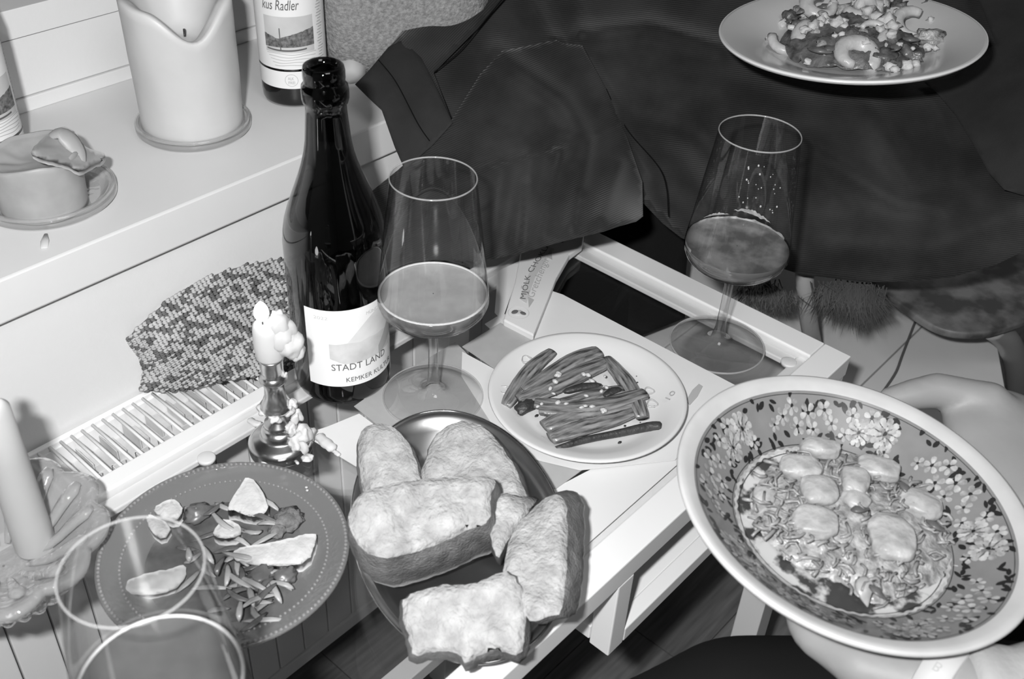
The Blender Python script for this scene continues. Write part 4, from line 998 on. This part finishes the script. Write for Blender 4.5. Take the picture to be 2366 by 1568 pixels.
def strands(cx, cy, n, spread, L, D, bend, ang0=math.pi/2):
    for k in range(n):
        a = ang0+rng.gauss(0, spread); l = L*rng.uniform(.6, 1.1)
        x, y = cx+rng.gauss(0, 18), cy+rng.gauss(0, 8)
        d = D+rng.uniform(-.01, .01)
        pts = [PD(x, y, d), PD(x+math.cos(a)*l*.5+rng.uniform(-3, 3), y+math.sin(a)*l*.5, d-.004), PD(x+math.cos(a)*l+bend, y+math.sin(a)*l, d+.004)]
        w = Vector(rt)*rng.uniform(.0004, .0008); n0 = len(VV)
        VV.extend([pts[0]-w, pts[0]+w, pts[1]-w*.8, pts[1]+w*.8, pts[2]]); FF.extend([(n0, n0+1, n0+3, n0+2), (n0+2, n0+3, n0+4)])
for cx, cy, n, sp, L, be in ((1980, 665, 260, .35, 105, 4), (2010, 670, 140, .5, 80, 14), (1925, 665, 160, .4, 85, -6), (1770, 665, 170, .5, 60, 10), (1800, 680, 130, .5, 55, 6), (1735, 665, 70, .6, 45, 0)):
    strands(cx, cy, n, sp, L, 1.20, be)
fur = lab(obj('fur_throw', VV, FF, M_fur, None, smooth=False), 'shaggy dark fur fringe hanging below the jacket hem', 'throw', kind='stuff')

# ------------------------------------------------------------------ jacket over the chair
jk = empty('corduroy_jacket', (1.1, 0.6, -0.1), 'large dark corduroy jacket draped over the chair behind the table', 'jacket')
jd = tps([(820, 195, 1.14), (935, 390, 1.07), (1045, 280, 1.06), (900, 110, 1.17), (1000, 0, 1.26), (1170, 0, 1.22), (1300, 0, 1.24), (1600, 0, 1.28), (2000, 0, 1.34), (2366, 0, 1.34),
          (1150, 590, 1.00), (1090, 560, 1.00), (960, 520, 1.04), (1480, 510, 1.05), (1300, 400, 1.05), (1200, 200, 1.10), (1500, 490, 1.14), (1600, 560, 1.15), (1720, 350, 1.10), (1850, 640, 1.14), (2100, 650, 1.12), (2366, 580, 1.08), (2000, 300, 1.16), (2366, 300, 1.14), (2150, 200, 1.25), (1500, 150, 1.16)])
fold = [([(1150, 120), (1300, 230), (1340, 300), (1300, 350)], .012, 30), ([(1290, 95), (1400, 210), (1480, 400)], .010, 22), ([(1350, 80), (1500, 60), (1660, 110)], .014, 26),
        ([(1450, 250), (1600, 330), (1680, 430)], .012, 45), ([(1560, 240), (1700, 400), (1800, 600)], .010, 50), ([(1850, 330), (2080, 470), (2170, 480)], .007, 22),
        ([(1230, 0), (1260, 90)], .010, 26), ([(1330, 0), (1345, 80)], .009, 24), ([(1640, 180), (1900, 260), (2150, 250)], .008, 50), ([(1900, 560), (2150, 560), (2350, 480)], .012, 50), ([(2000, 240), (2100, 420)], .006, 30), ([(1100, 20), (1010, 200)], .008, 30)]
body_o = [(960, -30), (2420, -30), (2420, 560), (2366, 580), (2300, 612), (2200, 640), (2100, 650), (1990, 652), (1900, 640), (1850, 634), (1760, 605), (1600, 562), (1572, 548), (1530, 515), (1487, 470), (1470, 440), (1300, 560), (1100, 560), (930, 470), (950, 380), (955, 280), (930, 180), (925, 100), (950, 50)]
sheet('jacket_body', body_o, jd, M_cord, jk, ridges=fold, step=15, thick=.003, off=.022, rot=.12, edge=0, fscale=2.0)
hem_o = [(1038, 285), (1110, 170), (1160, 118), (1285, 92), (1300, 100), (1345, 105), (1400, 205), (1450, 320), (1484, 420), (1486, 500), (1470, 512), (1430, 523), (1395, 535), (1300, 558), (1200, 586), (1150, 596), (1110, 604), (1000, 600), (880, 650), (850, 560), (858, 442), (920, 392)]
gath = [([(1080, 392), (1250, 345), (1430, 290)], -.004, 7), ([(1230, 360), (1190, 560)], .006, 16), ([(1290, 350), (1255, 540)], .006, 16), ([(1360, 330), (1320, 520)], .007, 18), ([(1430, 380), (1390, 500)], .008, 20), ([(1160, 390), (1130, 580)], .006, 18), ([(1215, 420), (1212, 570)], -.004, 7), ([(1345, 450), (1335, 530)], -.004, 8)]
sheet('hem_panel', hem_o, jd, M_cord, jk, ridges=fold[:1]+gath, step=10, thick=.0012, off=-.012, rot=-.42, edge=.0, fscale=1.7)
slv = [(896, 112), (940, 60), (1000, -30), (1190, -30), (1110, 60), (1002, 168), (1046, 284), (1000, 330), (960, 240)]
sheet('sleeve', slv, jd, M_cord, jk, ridges=[([(950, 90), (1080, -20)], .01, 30)], step=13, thick=.0015, off=-.008, rot=-.8, edge=0, fscale=1.5)
cuf = [(820, 195), (850, 165), (898, 108), (930, 92), (972, 132), (1000, 185), (1046, 284), (1000, 335), (935, 392), (912, 340), (882, 255), (850, 225)]
sheet('cuff', cuf, jd, M_cuff, jk, ridges=[([(872, 140), (910, 190), (960, 280), (990, 330)], -.003, 4)], step=9, thick=.0015, off=-.016, edge=0)
flp = [(2135, 190), (2165, 215), (2205, 262), (2250, 335), (2285, 400), (2320, 438), (2366, 452), (2430, 455), (2430, -30), (2250, -30), (2300, 100), (2200, 180)]
sheet('front_flap', flp, jd, M_cuff, jk, ridges=[([(2150, 205), (2235, 320), (2280, 415), (2330, 445)], .004, 9)], step=12, thick=.002, off=-.008, edge=0)
def seam(pts, off=-.006, r=.0006, name='seam'):
    pth = smooth_path([(x, y, 0) for x, y in pts], 30)
    V, F, U = tube([PD(p.x, p.y, jd(p.x, p.y)+off-0.006) for p in pth], r, 5); obj(name, V, F, M_stitch, jk)
seam([(874, 138), (915, 190), (965, 285), (992, 325)], -.012, .0006)
seam([(1004, 166), (1060, 120), (1110, 60), (1175, -20)], -.006)
seam([(1400, 205), (1450, 300), (1530, 400), (1545, 500)], .000)
# black cloth hanging below the jacket, standing on the bench behind the glass
bd_ = tps([(1270, 480, 1.33), (1600, 470, 1.37), (1585, 735, 1.34), (1480, 775, 1.31), (1250, 660, 1.29), (1400, 600, 1.32)])
sheet('black_lining', [(1180, 470), (1610, 470), (1592, 560), (1584, 640), (1583, 735), (1540, 752), (1480, 776), (1400, 760), (1150, 720)], bd_, M_black, jk, ridges=[([(1490, 470), (1490, 780)], -.006, 5)], step=20, thick=.004)

# ------------------------------------------------------------------ plate at top right with prawns
tcn = Vector((0.936, 0.396, 0.246)); nrm = Vector((-0.043, 0.093, 1)).normalized()
Rt = Vector((0, 0, 1)).rotation_difference(nrm).to_matrix()
TR = 0.120
def on_top(r, a, z): return tcn + Rt @ Vector((r*math.cos(a), r*math.sin(a), z))
dp = empty('dinner_plate', tcn, 'wide rimmed pale dinner plate held high at the top right', 'plate')
pr = [(0.060, -0.012), (0.066, -0.011), (0.078, -0.004), (TR-0.002, 0.006), (TR, 0.0085), (TR-0.0012, 0.0102), (TR-0.004, 0.0100), (0.082, 0.0005), (0.074, -0.004), (0.066, -0.0065), (0.03, -0.007), (0.0005, -0.007)]
V, F, U = lathe(pr, (0, 0, 0), 96); obj('plate_body', [tcn+Rt @ Vector(v) for v in V], F, M_plate2, dp)
V, F, U = lathe([(TR-.0012+.0012*math.cos(a), .0088+.0016*math.sin(a)) for a in [i*math.pi/4 for i in range(9)]], (0, 0, 0), 96, cap0=False); obj('plate_edge', [tcn+Rt @ Vector(v) for v in V], F, M_plate, dp)
zt2 = 0.243
def TP(x, y, h=0.0):
    d = ray(x, y); c = np.array(tcn)+np.array(nrm)*(-0.006+h); n = np.array(nrm)
    return Vector(EYE+d*(((c-EYE)@n)/(d@n)))
def curl(cx, cy, rpx, h, label, w=.30, gap=1.2, ph=0, tilt=0.5):
    c = TP(cx, cy, h); n = 18; r = rpx*0.00044
    ax = Matrix.Rotation(tilt, 3, Vector(rt))
    pts = [c+ax @ Vector((r*math.cos(ph+(2*math.pi-gap)*i/(n-1))*(1-.25*i/n), r*math.sin(ph+(2*math.pi-gap)*i/(n-1))*(1-.25*i/n), .004*i/n)) for i in range(n)]
    V, F, U = tube(pts, [r*w*(0.5+.6*math.sin(math.pi*min(1, .25+.75*i/(n-1)))) for i in range(n)], 12, flat=.9)
    V = [v+Vector((0, 0, 0.0006*noise.noise(v*250))) for v in V]
    return lab(obj('curled_prawn', V, F, M_prawn, None, uvs=U), label, 'prawn')
curl(1822, 92, 36, .008, 'curled prawn at the left edge of the top plate food', ph=2)
curl(1880, 92, 34, .008, 'curled prawn second from the left on the top plate', ph=1, tilt=.8, w=.5)
curl(2015, 82, 34, .014, 'curled prawn in the middle of the top plate food', ph=3)
curl(1975, 132, 36, .009, 'large curled prawn nearest the front rim of the top plate', ph=4.5, w=.52, gap=.9)
curl(1895, 15, 34, .018, 'curled prawn at the upper left of the heap', ph=.5, w=.45)
curl(1985, 15, 30, .020, 'curled prawn at the heap top near the frame edge', ph=2.6, w=.45)
curl(2110, 60, 40, .012, 'curled prawn at the right of the top plate food', ph=.2, gap=2.6)
curl(2075, 105, 36, .010, 'curled prawn half hidden at the lower right of the heap', ph=1.2, gap=2.4)
VV2, FF2, U = lathe([(0.062*math.cos(i*math.pi/2/22), -.004+.018*math.sin(i*math.pi/2/22)) for i in range(22)]+[(.0005, .014)], (0, 0, 0), 90, cap0=False)
VV2 = [tcn+Rt @ (Vector((v[0]*1.0, v[1]*1.0, v[2]))+Vector((0, 0, .006*noise.noise(Vector(v)*70)+.0035*noise.noise(Vector(v)*220)))+Vector((.006*noise.noise(Vector(v)*60), .006*noise.noise(Vector(v)*60+Vector((9, 0, 0))), 0))) for v in VV2]
lab(obj('vegetable_mix', VV2, FF2, M_roast, None), 'dark roast vegetable mix heaped under the prawns', 'vegetables', kind='stuff')
rng = random.Random(21)
for k in range(20):
    x, y = rng.uniform(1850, 2140), rng.uniform(10, 140); a = rng.uniform(0, 3.1); L = rng.uniform(14, 32)
    if abs(x-1990) > 150-(y-60)*.4: continue
    V, F, U = tube(smooth_path([TP(x-math.cos(a)*L, y-math.sin(a)*L*.4, .014), TP(x, y, .018), TP(x+math.cos(a)*L, y+math.sin(a)*L*.4, .014)], 7), [.001, .003, .0045, .005, .004, .003, .001], 8, flat=.5)
    lab(obj('roast_pepper_strip', V, F, M_leaf if k % 2 else M_slaw, None), 'dark roast vegetable strip among the prawns', 'vegetable', 'roast vegetable strips on the top plate')
for x, y, r, k in ((1858, 30, 20, 0), (1826, 40, 16, 1), (1925, 100, 22, 1), (2052, 98, 22, 0), (2100, 120, 22, 1), (1908, 122, 16, 0), (2140, 15, 20, 1), (2148, 85, 22, 0), (2045, 128, 20, 1), (1960, 30, 24, 0), (2080, 15, 20, 1), (1850, 62, 18, 1)):
    V, F = ico(TP(x, y, .009), r*.00046, 3, (1.3, 1, .7), .7, 2.0, Matrix.Rotation(x, 3, 'Z'))
    lab(obj('roast_vegetable', V, F, M_roast if k else M_slaw, None), 'chunk of roast vegetable %s' % {1858: 'at the upper left of the heap on the top plate', 1826: 'left of the heap behind the first prawn', 1925: 'right of the second prawn on the top plate', 2052: 'right of the middle prawn on the top plate', 2100: 'at the lower right of the prawn heap', 1908: 'left of the large front prawn', 2140: 'at the upper right of the prawn heap', 2148: 'at the far right of the prawn heap', 2045: 'right of the large front prawn', 1960: 'at the top centre of the prawn heap', 2080: 'behind the cheese crumbles at the heap top', 1850: 'above the first prawn on the top plate'}[x], 'vegetable')
cr = [(1880, 62, 12), (1860, 68, 10), (1898, 48, 10), (1935, 55, 15), (1950, 60, 9), (1905, 38, 8), (1990, 10, 14), (2005, 25, 14), (2025, 12, 16), (2030, 40, 14), (2050, 50, 16), (2065, 60, 12), (2060, 78, 10), (2040, 8, 12), (1975, 5, 9), (1810, 55, 10), (1818, 42, 6), (1778, 92, 8), (1930, 82, 6), (1970, 90, 8), (2000, 98, 8), (2150, 45, 7), (2145, 108, 9), (2160, 110, 6), (2055, 152, 11), (2070, 160, 8), (2100, 150, 11), (2118, 148, 8), (1866, 142, 7), (2080, 102, 5), (2110, 112, 4), (1925, 10, 9), (1895, 55, 8), (1915, 52, 9), (1950, 48, 8), (2075, 30, 8), (1945, 80, 6), (1790, 2, 8), (2012, 55, 9), (2035, 68, 8)]
for x, y, r in cr:
    inner = abs(x-1985) < 150 and y < 120
    V, F = ico(TP(x, y, .020 if inner else (.004 if y > 130 or x < 1830 else .01)), r*.00050, 2, (1.2, 1, .8), .9, 2.2)
    lab(obj('cheese_crumble', V, F, M_cheese, None), 'white crumbled cheese bit on the prawn plate', 'cheese', 'crumbled cheese over the prawns')

# ------------------------------------------------------------------ floral bowl in the hands
fcn = Vector((0.537, 0.146, 0.116)); fn_ = Vector((0.040, -0.098, 1)).normalized()
Rf = Vector((0, 0, 1)).rotation_difference(fn_).to_matrix()
bprof = [(0.1195, 0.0), (0.1085, -0.0035), (0.100, -0.0095), (0.090, -0.0180), (0.080, -0.0250), (0.0735, -0.0285), (0.066, -0.0310), (0.0005, -0.0320)]
def bz(r):
    for (r1, z1), (r0, z0) in zip(bprof[:-1], bprof[1:]):
        if r0 <= r <= r1: return z0+(z1-z0)*(r-r0)/(r1-r0)
    return 0.0
def FB(r, a, off=0.0): return fcn + Rf @ Vector((r*math.cos(a), r*math.sin(a), bz(r)+off))
fb = empty('floral_bowl', fcn+Vector((0, 0, -.042)), 'deep floral patterned china bowl with ivory rim held in two hands', 'bowl')
def flathe(name, prof, m, seg=128, **k):
    V, F, U = lathe(prof, (0, 0, 0), seg, cap0=False, **k); return obj(name, [fcn+Rf @ Vector(v) for v in V], F, m, fb, uvs=U)
flathe('bowl_rim', [(0.1085, -0.0085), (0.114, -0.0075), (0.1188, -0.0040), (0.1205, -0.0010), (0.1198, 0.0008), (0.1180, 0.0012), (0.1140, -0.0004), (0.1088, -0.0030), (0.1080, -0.0036)], M_rimw)
flathe('bowl_outside', [(0.0005, -0.040), (0.050, -0.040), (0.052, -0.042), (0.056, -0.042), (0.058, -0.039), (0.080, -0.031), (0.096, -0.021), (0.1085, -0.0085)], M_rimw)
flathe('floral_band', [(r, z) for r, z in bprof[1:6]], M_band)
flathe('bowl_well', [(0.0735, -0.0285), (0.072, -0.0292), (0.066, -0.0310), (0.0005, -0.0320)], M_well)
def ring(r0, r1, m, name, off=.0003, wav=0, n=180):
    V, F = [], []
    for i in range(n):
        a = 2*math.pi*i/n; dr = wav*math.sin(a*60)
        V += [FB(r0+dr, a, off), FB(r1+dr, a, off)]
    F = [(2*i, 2*i+1, (2*i+3) % (2*n), (2*i+2) % (2*n)) for i in range(n)]
    return obj(name, V, F, m, fb)
ring(0.1058, 0.1062, M_leafp, 'printed_line'); ring(0.0752, 0.0757, M_leafp, 'printed_line'); ring(0.0700, 0.0706, M_leafp, 'printed_line')
ring(0.0716, 0.0738, M_petal2, 'scallop_border', .0005, .0005, 720)
rng = random.Random(2)
pet, pet2, lf, cen = [], [], [], []
def disk2(cr, ca, pts, off):       # pts in metres local (radial, tangential)
    return [FB(min(max(cr+u, 0.0745), 0.1068), ca+v/cr, off) for u, v in pts]
def add_poly(L, cr, ca, pts, off):
    V = disk2(cr, ca, pts, off)
    c0 = FB(min(max(cr+sum(p[0] for p in pts)/len(pts), .0745), .1068), ca+sum(p[1] for p in pts)/len(pts)/cr, off)
    n = len(V); L.append(([c0]+V, [(0, 1+i, 1+(i+1) % n) for i in range(n)]))
def petal(L, cr, ca, ang_, l, w, off, r0=0.0):
    pts = []
    for k in range(9):
        t = 2*math.pi*k/9; x = r0+l/2+l/2*math.cos(t); y = w/2*math.sin(t)*(0.75+.35*math.cos(t))
        pts.append((x*math.cos(ang_)-y*math.sin(ang_), x*math.sin(ang_)+y*math.cos(ang_)))
    add_poly(L, cr, ca, pts, off)
def leaf(cr, ca, ang_, l, w):
    pts = []
    for k in range(10):
        t = 2*math.pi*k/10; x = l/2+l/2*math.cos(t); y = w/2*math.sin(t)*(1-abs(math.cos(t))*.35)
        pts.append((x*math.cos(ang_)-y*math.sin(ang_), x*math.sin(ang_)+y*math.cos(ang_)))
    add_poly(lf, cr, ca, pts, .0004)
def blossom(cr, ca, R_, n=5, big=False):
    rot = rng.uniform(0, 6)
    if big:
        for ring_, (rr, nn, oo) in enumerate(((R_, 11, .0006), (R_*.72, 9, .0008), (R_*.45, 7, .0010))):
            for i in range(nn):
                petal(pet if (i+ring_) % 2 else pet2, cr, ca, rot+ring_*.3+2*math.pi*i/nn, rr*.55, rr*.50, oo+.00004*i, rr*.42)
            for i in range(nn): petal(lf, cr, ca, rot+ring_*.3+2*math.pi*(i+.5)/nn, rr*.30, rr*.06, oo+.0001, rr*.42)
        petal(cen, cr, ca, rot, R_*.3, R_*.3, .0014, -R_*.15)
    else:
        for i in range(n): petal(pet2 if i % 2 else pet, cr, ca, rot+2*math.pi*i/n, R_*.85, R_*.75, .0006+.00005*i, R_*.15)
        petal(cen, cr, ca, rot, R_*.45, R_*.45, .0011, -R_*.22)
N_ = 10
for s in range(N_):
    a0 = 2*math.pi*s/N_+.2
    if s % 2 == 0:
        blossom(0.0935, a0, 0.0108, big=True); blossom(0.0885, a0+.19, 0.0092, big=True)
        blossom(0.0995, a0+.13, 0.0062, 6); blossom(.0835, a0-.06, .0052); blossom(.097, a0+.27, .0054); blossom(.085, a0+.30, .0048)
    else:
        for da, r_, R_ in ((-.14, .097, .0062), (-.01, .0945, .0066), (.12, .0985, .0058), (-.05, .0850, .0056), (.09, .0865, .0062), (.21, .093, .0058), (-.21, .090, .0052), (.30, .089, .0046)): blossom(r_, a0+da, R_)
    for k in range(26):
        da = rng.uniform(-.34, .34); r_ = rng.choice([.0795, .0805, .083, .1005, .1015, .103, .1035]); leaf(r_, a0+da, rng.uniform(0, 6.28), rng.uniform(.0048, .0080), rng.uniform(.0026, .0042))
for L, m, nm in ((pet, M_petal, 'petal_print'), (pet2, M_petal2, 'bright_petal_print'), (lf, M_leafp, 'leaf_print'), (cen, M_leafp, 'blossom_centre_print')):
    V, F = join(*L); o = obj(nm, V, F, m, fb); o['kind'] = 'stuff'
# broth and shredded vegetables
def FP(x, y, h=0.0):
    d = ray(x, y); c = np.array(fcn)+np.array(fn_)*(-0.031+h); n = np.array(fn_)
    return Vector(EYE+d*(((c-EYE)@n)/(d@n)))
mo = [(1760, 1110), (1800, 1060), (1870, 1025), (1980, 1030), (2080, 1060), (2150, 1110), (2200, 1180), (2225, 1240), (2215, 1310), (2160, 1350), (2100, 1370), (2050, 1400), (1990, 1385), (1930, 1340), (1850, 1320), (1790, 1270), (1735, 1200), (1730, 1150)]
poly = resample(chaikin(mo, 1), 9, (9, 25)); v2, f2 = tri_fill(poly, 9); ring_ = poly+[poly[0]]
V = []
for x, y in v2:
    e = seg_dist(x, y, ring_); h = 0.0125*(1-math.exp(-(e/55)))+.0028*noise.noise(Vector((x/26, y/26, 1)))+.0014*noise.noise(Vector((x/9, y/9, 1)))
    V.append(FP(x, y, max(0.0008, h)))
F = []
for f in f2:
    a, b, c = (V[i] for i in f[:3]); F.append(f if (b-a).cross(c-a).z > 0 else tuple(reversed(f)))
lab(obj('vegetable_mound', V, F, M_slaw, None), 'soft shredded cooked vegetables filling the floral bowl', 'vegetables', kind='stuff')
rng = random.Random(8); st = []
mp_ = chaikin(mo, 1)
for k in range(330):
    x, y = rng.uniform(1740, 2220), rng.uniform(1040, 1390)
    if not inpoly(x, y, mp_): continue
    a = rng.uniform(0, 6.28); L = rng.uniform(15, 48); b = a+rng.uniform(-.9, .9); h = rng.uniform(.009, .0145)
    e = seg_dist(x, y, ring_); h = min(h, .0145*(1-math.exp(-e/40))+.002)
    st.append(tube(smooth_path([FP(x, y, h), FP(x+math.cos(a)*L*.5, y+math.sin(a)*L*.4, h+.002), FP(x+math.cos(b)*L, y+math.sin(b)*L*.75, h)], 5), rng.uniform(.0006, .0014), 5)[:2])
V, F = join(*st); lab(obj('onion_strands', V, F, M_strand, None), 'thin pale onion strands over the food in the floral bowl', 'vegetables', kind='stuff')
for x, y, w_, h_, a, th, lb in ((1895, 1035, 56, 22, .15, .018, 'pale scallop slice at the top of the floral bowl'), (1850, 1080, 58, 30, .1, .018, 'pale scallop slice below the topmost one'), (1892, 1133, 50, 36, .0, .020, 'rounded pale scallop slice left of centre'),
                       (1975, 1112, 40, 36, .3, .020, 'domed pale scallop slice at the centre of the bowl'), (1975, 1155, 36, 26, -.5, .017, 'small cut scallop slice under the domed one'), (2030, 1082, 58, 28, .35, .018, 'long scallop slice at the upper right of the bowl'),
                       (2128, 1165, 58, 30, .55, .018, 'long slanted scallop slice at the right of the bowl'), (1885, 1205, 58, 38, .1, .020, 'thick scallop slice left above the large round one'), (2062, 1240, 60, 54, .1, .022, 'largest round scallop in the floral bowl'), (1765, 1150, 30, 26, .3, .012, 'half hidden scallop slice at the left of the bowl')):
    c = FP(x, y, th-.006); r = Matrix(((rt[0], fwv.x, 0), (rt[1], fwv.y, 0), (0, 0, 1)))
    rr = r @ Matrix.Rotation(-a, 3, 'Z')
    V, F = ico((0, 0, 0), 1.0, 4); out = []
    for v in V:
        p = Vector((abs(v.x)**.75*math.copysign(1, v.x)*w_*.00026, abs(v.y)**.75*math.copysign(1, v.y)*h_*.00036, abs(v.z)**.7*math.copysign(1, v.z)*.0062))
        p *= 1+.13*noise.noise(v*1.5+Vector((x, y, 0)))+.03*noise.noise(v*5+Vector((x, 0, 0)))+.015*noise.noise(v*14)
        out.append(rr @ p + c)
    lab(obj('scallop_slice', out, F, M_dump, None), lb, 'scallop')
V, F, U = tube(smooth_path([FP(2000, 1330, .012), FP(1998, 1365, .010), FP(2005, 1402, .004)], 9), [.001, .004, .006, .0065, .006, .0045, .003, .0015, .0004], 8, flat=.3)
lab(obj('herb_leaf', V, F, M_leafl, None), 'pointed pale leaf hanging at the lower edge of the food', 'leaf')
for x0, y0, x1, y1, lb in ((2080, 1110, 2110, 1150, 'dark leaf tip right of the domed scallop'), (1965, 1178, 2010, 1172, 'small dark leaf between the central scallops'), (2010, 1350, 2050, 1385, 'dark herb sprig at the lower rim of the food'), (2140, 1200, 2190, 1230, 'dark leaf under the slanted scallop')):
    V, F, U = tube(smooth_path([FP(x0, y0, .014), FP((x0+x1)/2, (y0+y1)/2, .016), FP(x1, y1, .010)], 7), [.0008, .0025, .0035, .0035, .003, .002, .0005], 6, flat=.3)
    lab(obj('herb_leaf', V, F, M_leaf, None), lb, 'leaf')

# ------------------------------------------------------------------ person holding the bowl
per = empty('person', (0.66, -0.36, FZ), 'person in black trousers and pale sleeve holding the floral bowl with both hands', 'person')
def skin(name, nodes, edges, m, parent, vox=0.0035, it=6):
    """one continuous surface grown over a jointed skeleton of tapering limbs"""
    parts = []
    def rr(r): return (r, r) if not hasattr(r, '__len__') else r
    for p, r in nodes:
        a, b = rr(r); parts.append(ico(p, 1.0, 3, (a, a, b)))
    for i, j in edges:
        (p, r), (q, t) = nodes[i], nodes[j]; r, t = rr(r), rr(t)
        d = (q-p); L = d.length; n = max(3, int(L/max(.006, .35*min(r[1], t[1])))+1)
        if n > 60: n = 60
        ax = d.normalized(); sx = ax.cross(Vector((0, 0, 1)))
        if sx.length < .2: sx = ax.cross(Vector((1, 0, 0)))
        sx.normalize(); sz_ = sx.cross(ax).normalized(); V, F = [], []
        for k in range(n):
            u = k/(n-1); c = p+d*u; a = r[0]+(t[0]-r[0])*u; b = r[1]+(t[1]-r[1])*u
            for g in range(24):
                w_ = 2*math.pi*g/24; V.append(c+sx*math.cos(w_)*a*.99+sz_*math.sin(w_)*b*.99)
        for k in range(n-1):
            for g in range(24):
                h = (g+1) % 24; F.append((k*24+g, k*24+h, (k+1)*24+h, (k+1)*24+g))
        F.append(tuple(range(23, -1, -1))); F.append(tuple((n-1)*24+g for g in range(24)))
        parts.append((V, F))
    V, F = join(*parts); o = obj(name, V, F, m, parent)
    md = o.modifiers.new('merge', 'REMESH'); md.mode = 'VOXEL'; md.voxel_size = vox; md.use_smooth_shade = True
    sm_ = o.modifiers.new('soft', 'SMOOTH'); sm_.factor = .6; sm_.iterations = it
    return o
N0, E0 = [], []
def nd(p, r, prev=None):
    N0.append((Vector(p), r)); i = len(N0)-1
    if prev is not None: E0.append((prev, i))
    return i
# torso, outside the frame to the right
pel = nd((0.72, -0.40, -0.06), .13); ab = nd((0.72, -0.42, 0.10), .12, pel); chst = nd((0.71, -0.40, 0.30), .14, ab); nk = nd((0.70, -0.38, 0.45), .055, chst); hd0 = nd((0.68, -0.34, 0.55), .085, nk); hd1 = nd((0.67, -0.33, 0.66), .08, hd0)
shL = nd((0.56, -0.34, 0.36), .06, chst); elL = nd((0.56, -0.20, 0.10), .043, shL); foL = nd((0.528, -0.08, 0.062), .038, elL); wrL = nd(P(2175, 1588, 0.052), .0265, foL)
paL = nd(P(2010, 1510, 0.052), (.030, .020), wrL); pbL = nd(P(1940, 1440, 0.050), (.036, .017), paL)
# fingers of the lower hand, spread under the bowl
for base, tips in (((1862, 1392), [(1815, 1372, .056), (1800, 1352, .060)]), ((1880, 1330), [(1845, 1260, .050), (1830, 1200, .050)]), ((1935, 1310), [(1920, 1230, .048), (1915, 1170, .048)]), ((1990, 1320), [(2000, 1250, .046), (2010, 1190, .046)])):
    p_ = nd(P(*base, .054), .0115, pbL)
    for x, y, z in tips: p_ = nd(P(x, y, z), .0090, p_)
p_ = nd(P(2050, 1440, .050), .013, paL); p_ = nd(P(2090, 1380, .048), .010, p_); nd(P(2110, 1320, .047), .009, p_)
# right arm
shR = nd((0.88, -0.36, 0.36), .06, chst); elR = nd((0.93, -0.16, 0.12), .043, shR); foR = nd((0.84, -0.04, 0.085), .036, elR); wrR = nd(P(2560, 1190, 0.070), .027, foR)
paR = nd(P(2430, 1070, 0.074), (.040, .024), wrR); pbR = nd(P(2318, 995, 0.078), (.046, .022), paR); web = nd(P(2255, 985, .082), (.014, .012), pbR); nd(P(2262, 1035, .072), (.018, .014), web)
# index finger along the far rim, then the others curled beneath
p_ = nd(P(2285, 930, .092), .0170, pbR); p_ = nd(P(2225, 912, .093), .0140, p_); p_ = nd(P(2165, 902, .093), .0145, p_); p_ = nd(P(2105, 912, .091), .0125, p_); nd(P(2055, 922, .088), .0100, p_)
for a, b_, c in (((2240, 1030), (2170, 1020), (2110, 1030)), ((2250, 1080), (2180, 1080), (2120, 1100)), ((2270, 1130), (2200, 1140), (2150, 1170))):
    p_ = nd(P(*a, .062), .0120, pbR); p_ = nd(P(*b_, .054), .0095, p_); nd(P(*c, .052), .0080, p_)
pcR = nd(P(2390, 1170, .070), (.030, .022), pbR); nd(P(2372, 1260, .062), (.022, .016), pcR)
skin('body', N0, E0, M_skin, per)
N1, E1 = [], []
def nd1(p, r, prev=None):
    N1.append((Vector(p), r)); i = len(N1)-1
    if prev is not None: E1.append((prev, i))
    return i
a = nd1((0.72, -0.40, -0.07), .15)
l1 = nd1((0.68, -0.20, -0.07), .11, a); l2 = nd1((0.54, 0.02, -0.070), .095, l1); l3 = nd1((0.440, 0.130, -0.066), .088, l2); l4 = nd1((0.385, 0.170, -0.085), .078, l3); l5 = nd1((0.385, 0.150, -0.20), .066, l4); l6 = nd1((0.40, 0.12, -0.56), .05, l5)
r1 = nd1((0.84, -0.28, -0.06), .095, a); r2 = nd1((0.86, -0.12, -0.07), .080, r1); r3 = nd1((0.85, -0.01, -0.075), .065, r2); r4 = nd1((0.85, 0.0, -0.15), .060, r3); r5 = nd1((0.86, -0.01, -0.56), .045, r4)
skin('trousers', N1, E1, M_trouser, per, .008, 8)
# pale sleeve of the lower arm and printed wrist band
sl = [P(2150, 1640, .040), P(2230, 1600, .055), Vector((0.545, -0.03, 0.062)), Vector((0.56, -0.10, 0.075)), Vector((0.56, -0.20, 0.11))]
V, F, U = tube(smooth_path(sl[1:], 22), [0.031+0.0025*math.sin(i*1.7) for i in range(22)], 28)
V = [v+Vector((0, 0, .002*noise.noise(v*60))) for v in V]
obj('sleeve', V, F, M_sleeve, per)
wc = P(2165, 1580, .052); wd = (P(2240, 1640, .055)-P(2090, 1550, .052)).normalized()
V, F, U = tube([wc-wd*.010, wc-wd*.009, wc+wd*.009, wc+wd*.010], [.0285, .0300, .0305, .029], 40); wb = obj('wrist_band', V, F, M_band2, per)
s1 = wd.cross(Vector((0, 0, 1))).normalized(); s2 = s1.cross(wd).normalized()
for k, tx in enumerate('0000'):
    a = 1.15+k*0.42
    c0 = wc+s1*math.cos(a)*.0309*-1+s2*math.sin(a)*.0309; tn = (-(s1*-math.sin(a))*1+s2*math.cos(a)).normalized()
    Vt, Ft, wt = text2d('E' if k % 2 else 'B', .009)
    obj('band_lettering', [c0+tn*(y-.003)+wd*(x-.003) for x, y in Vt], Ft, M_ink2, wb, smooth=False)
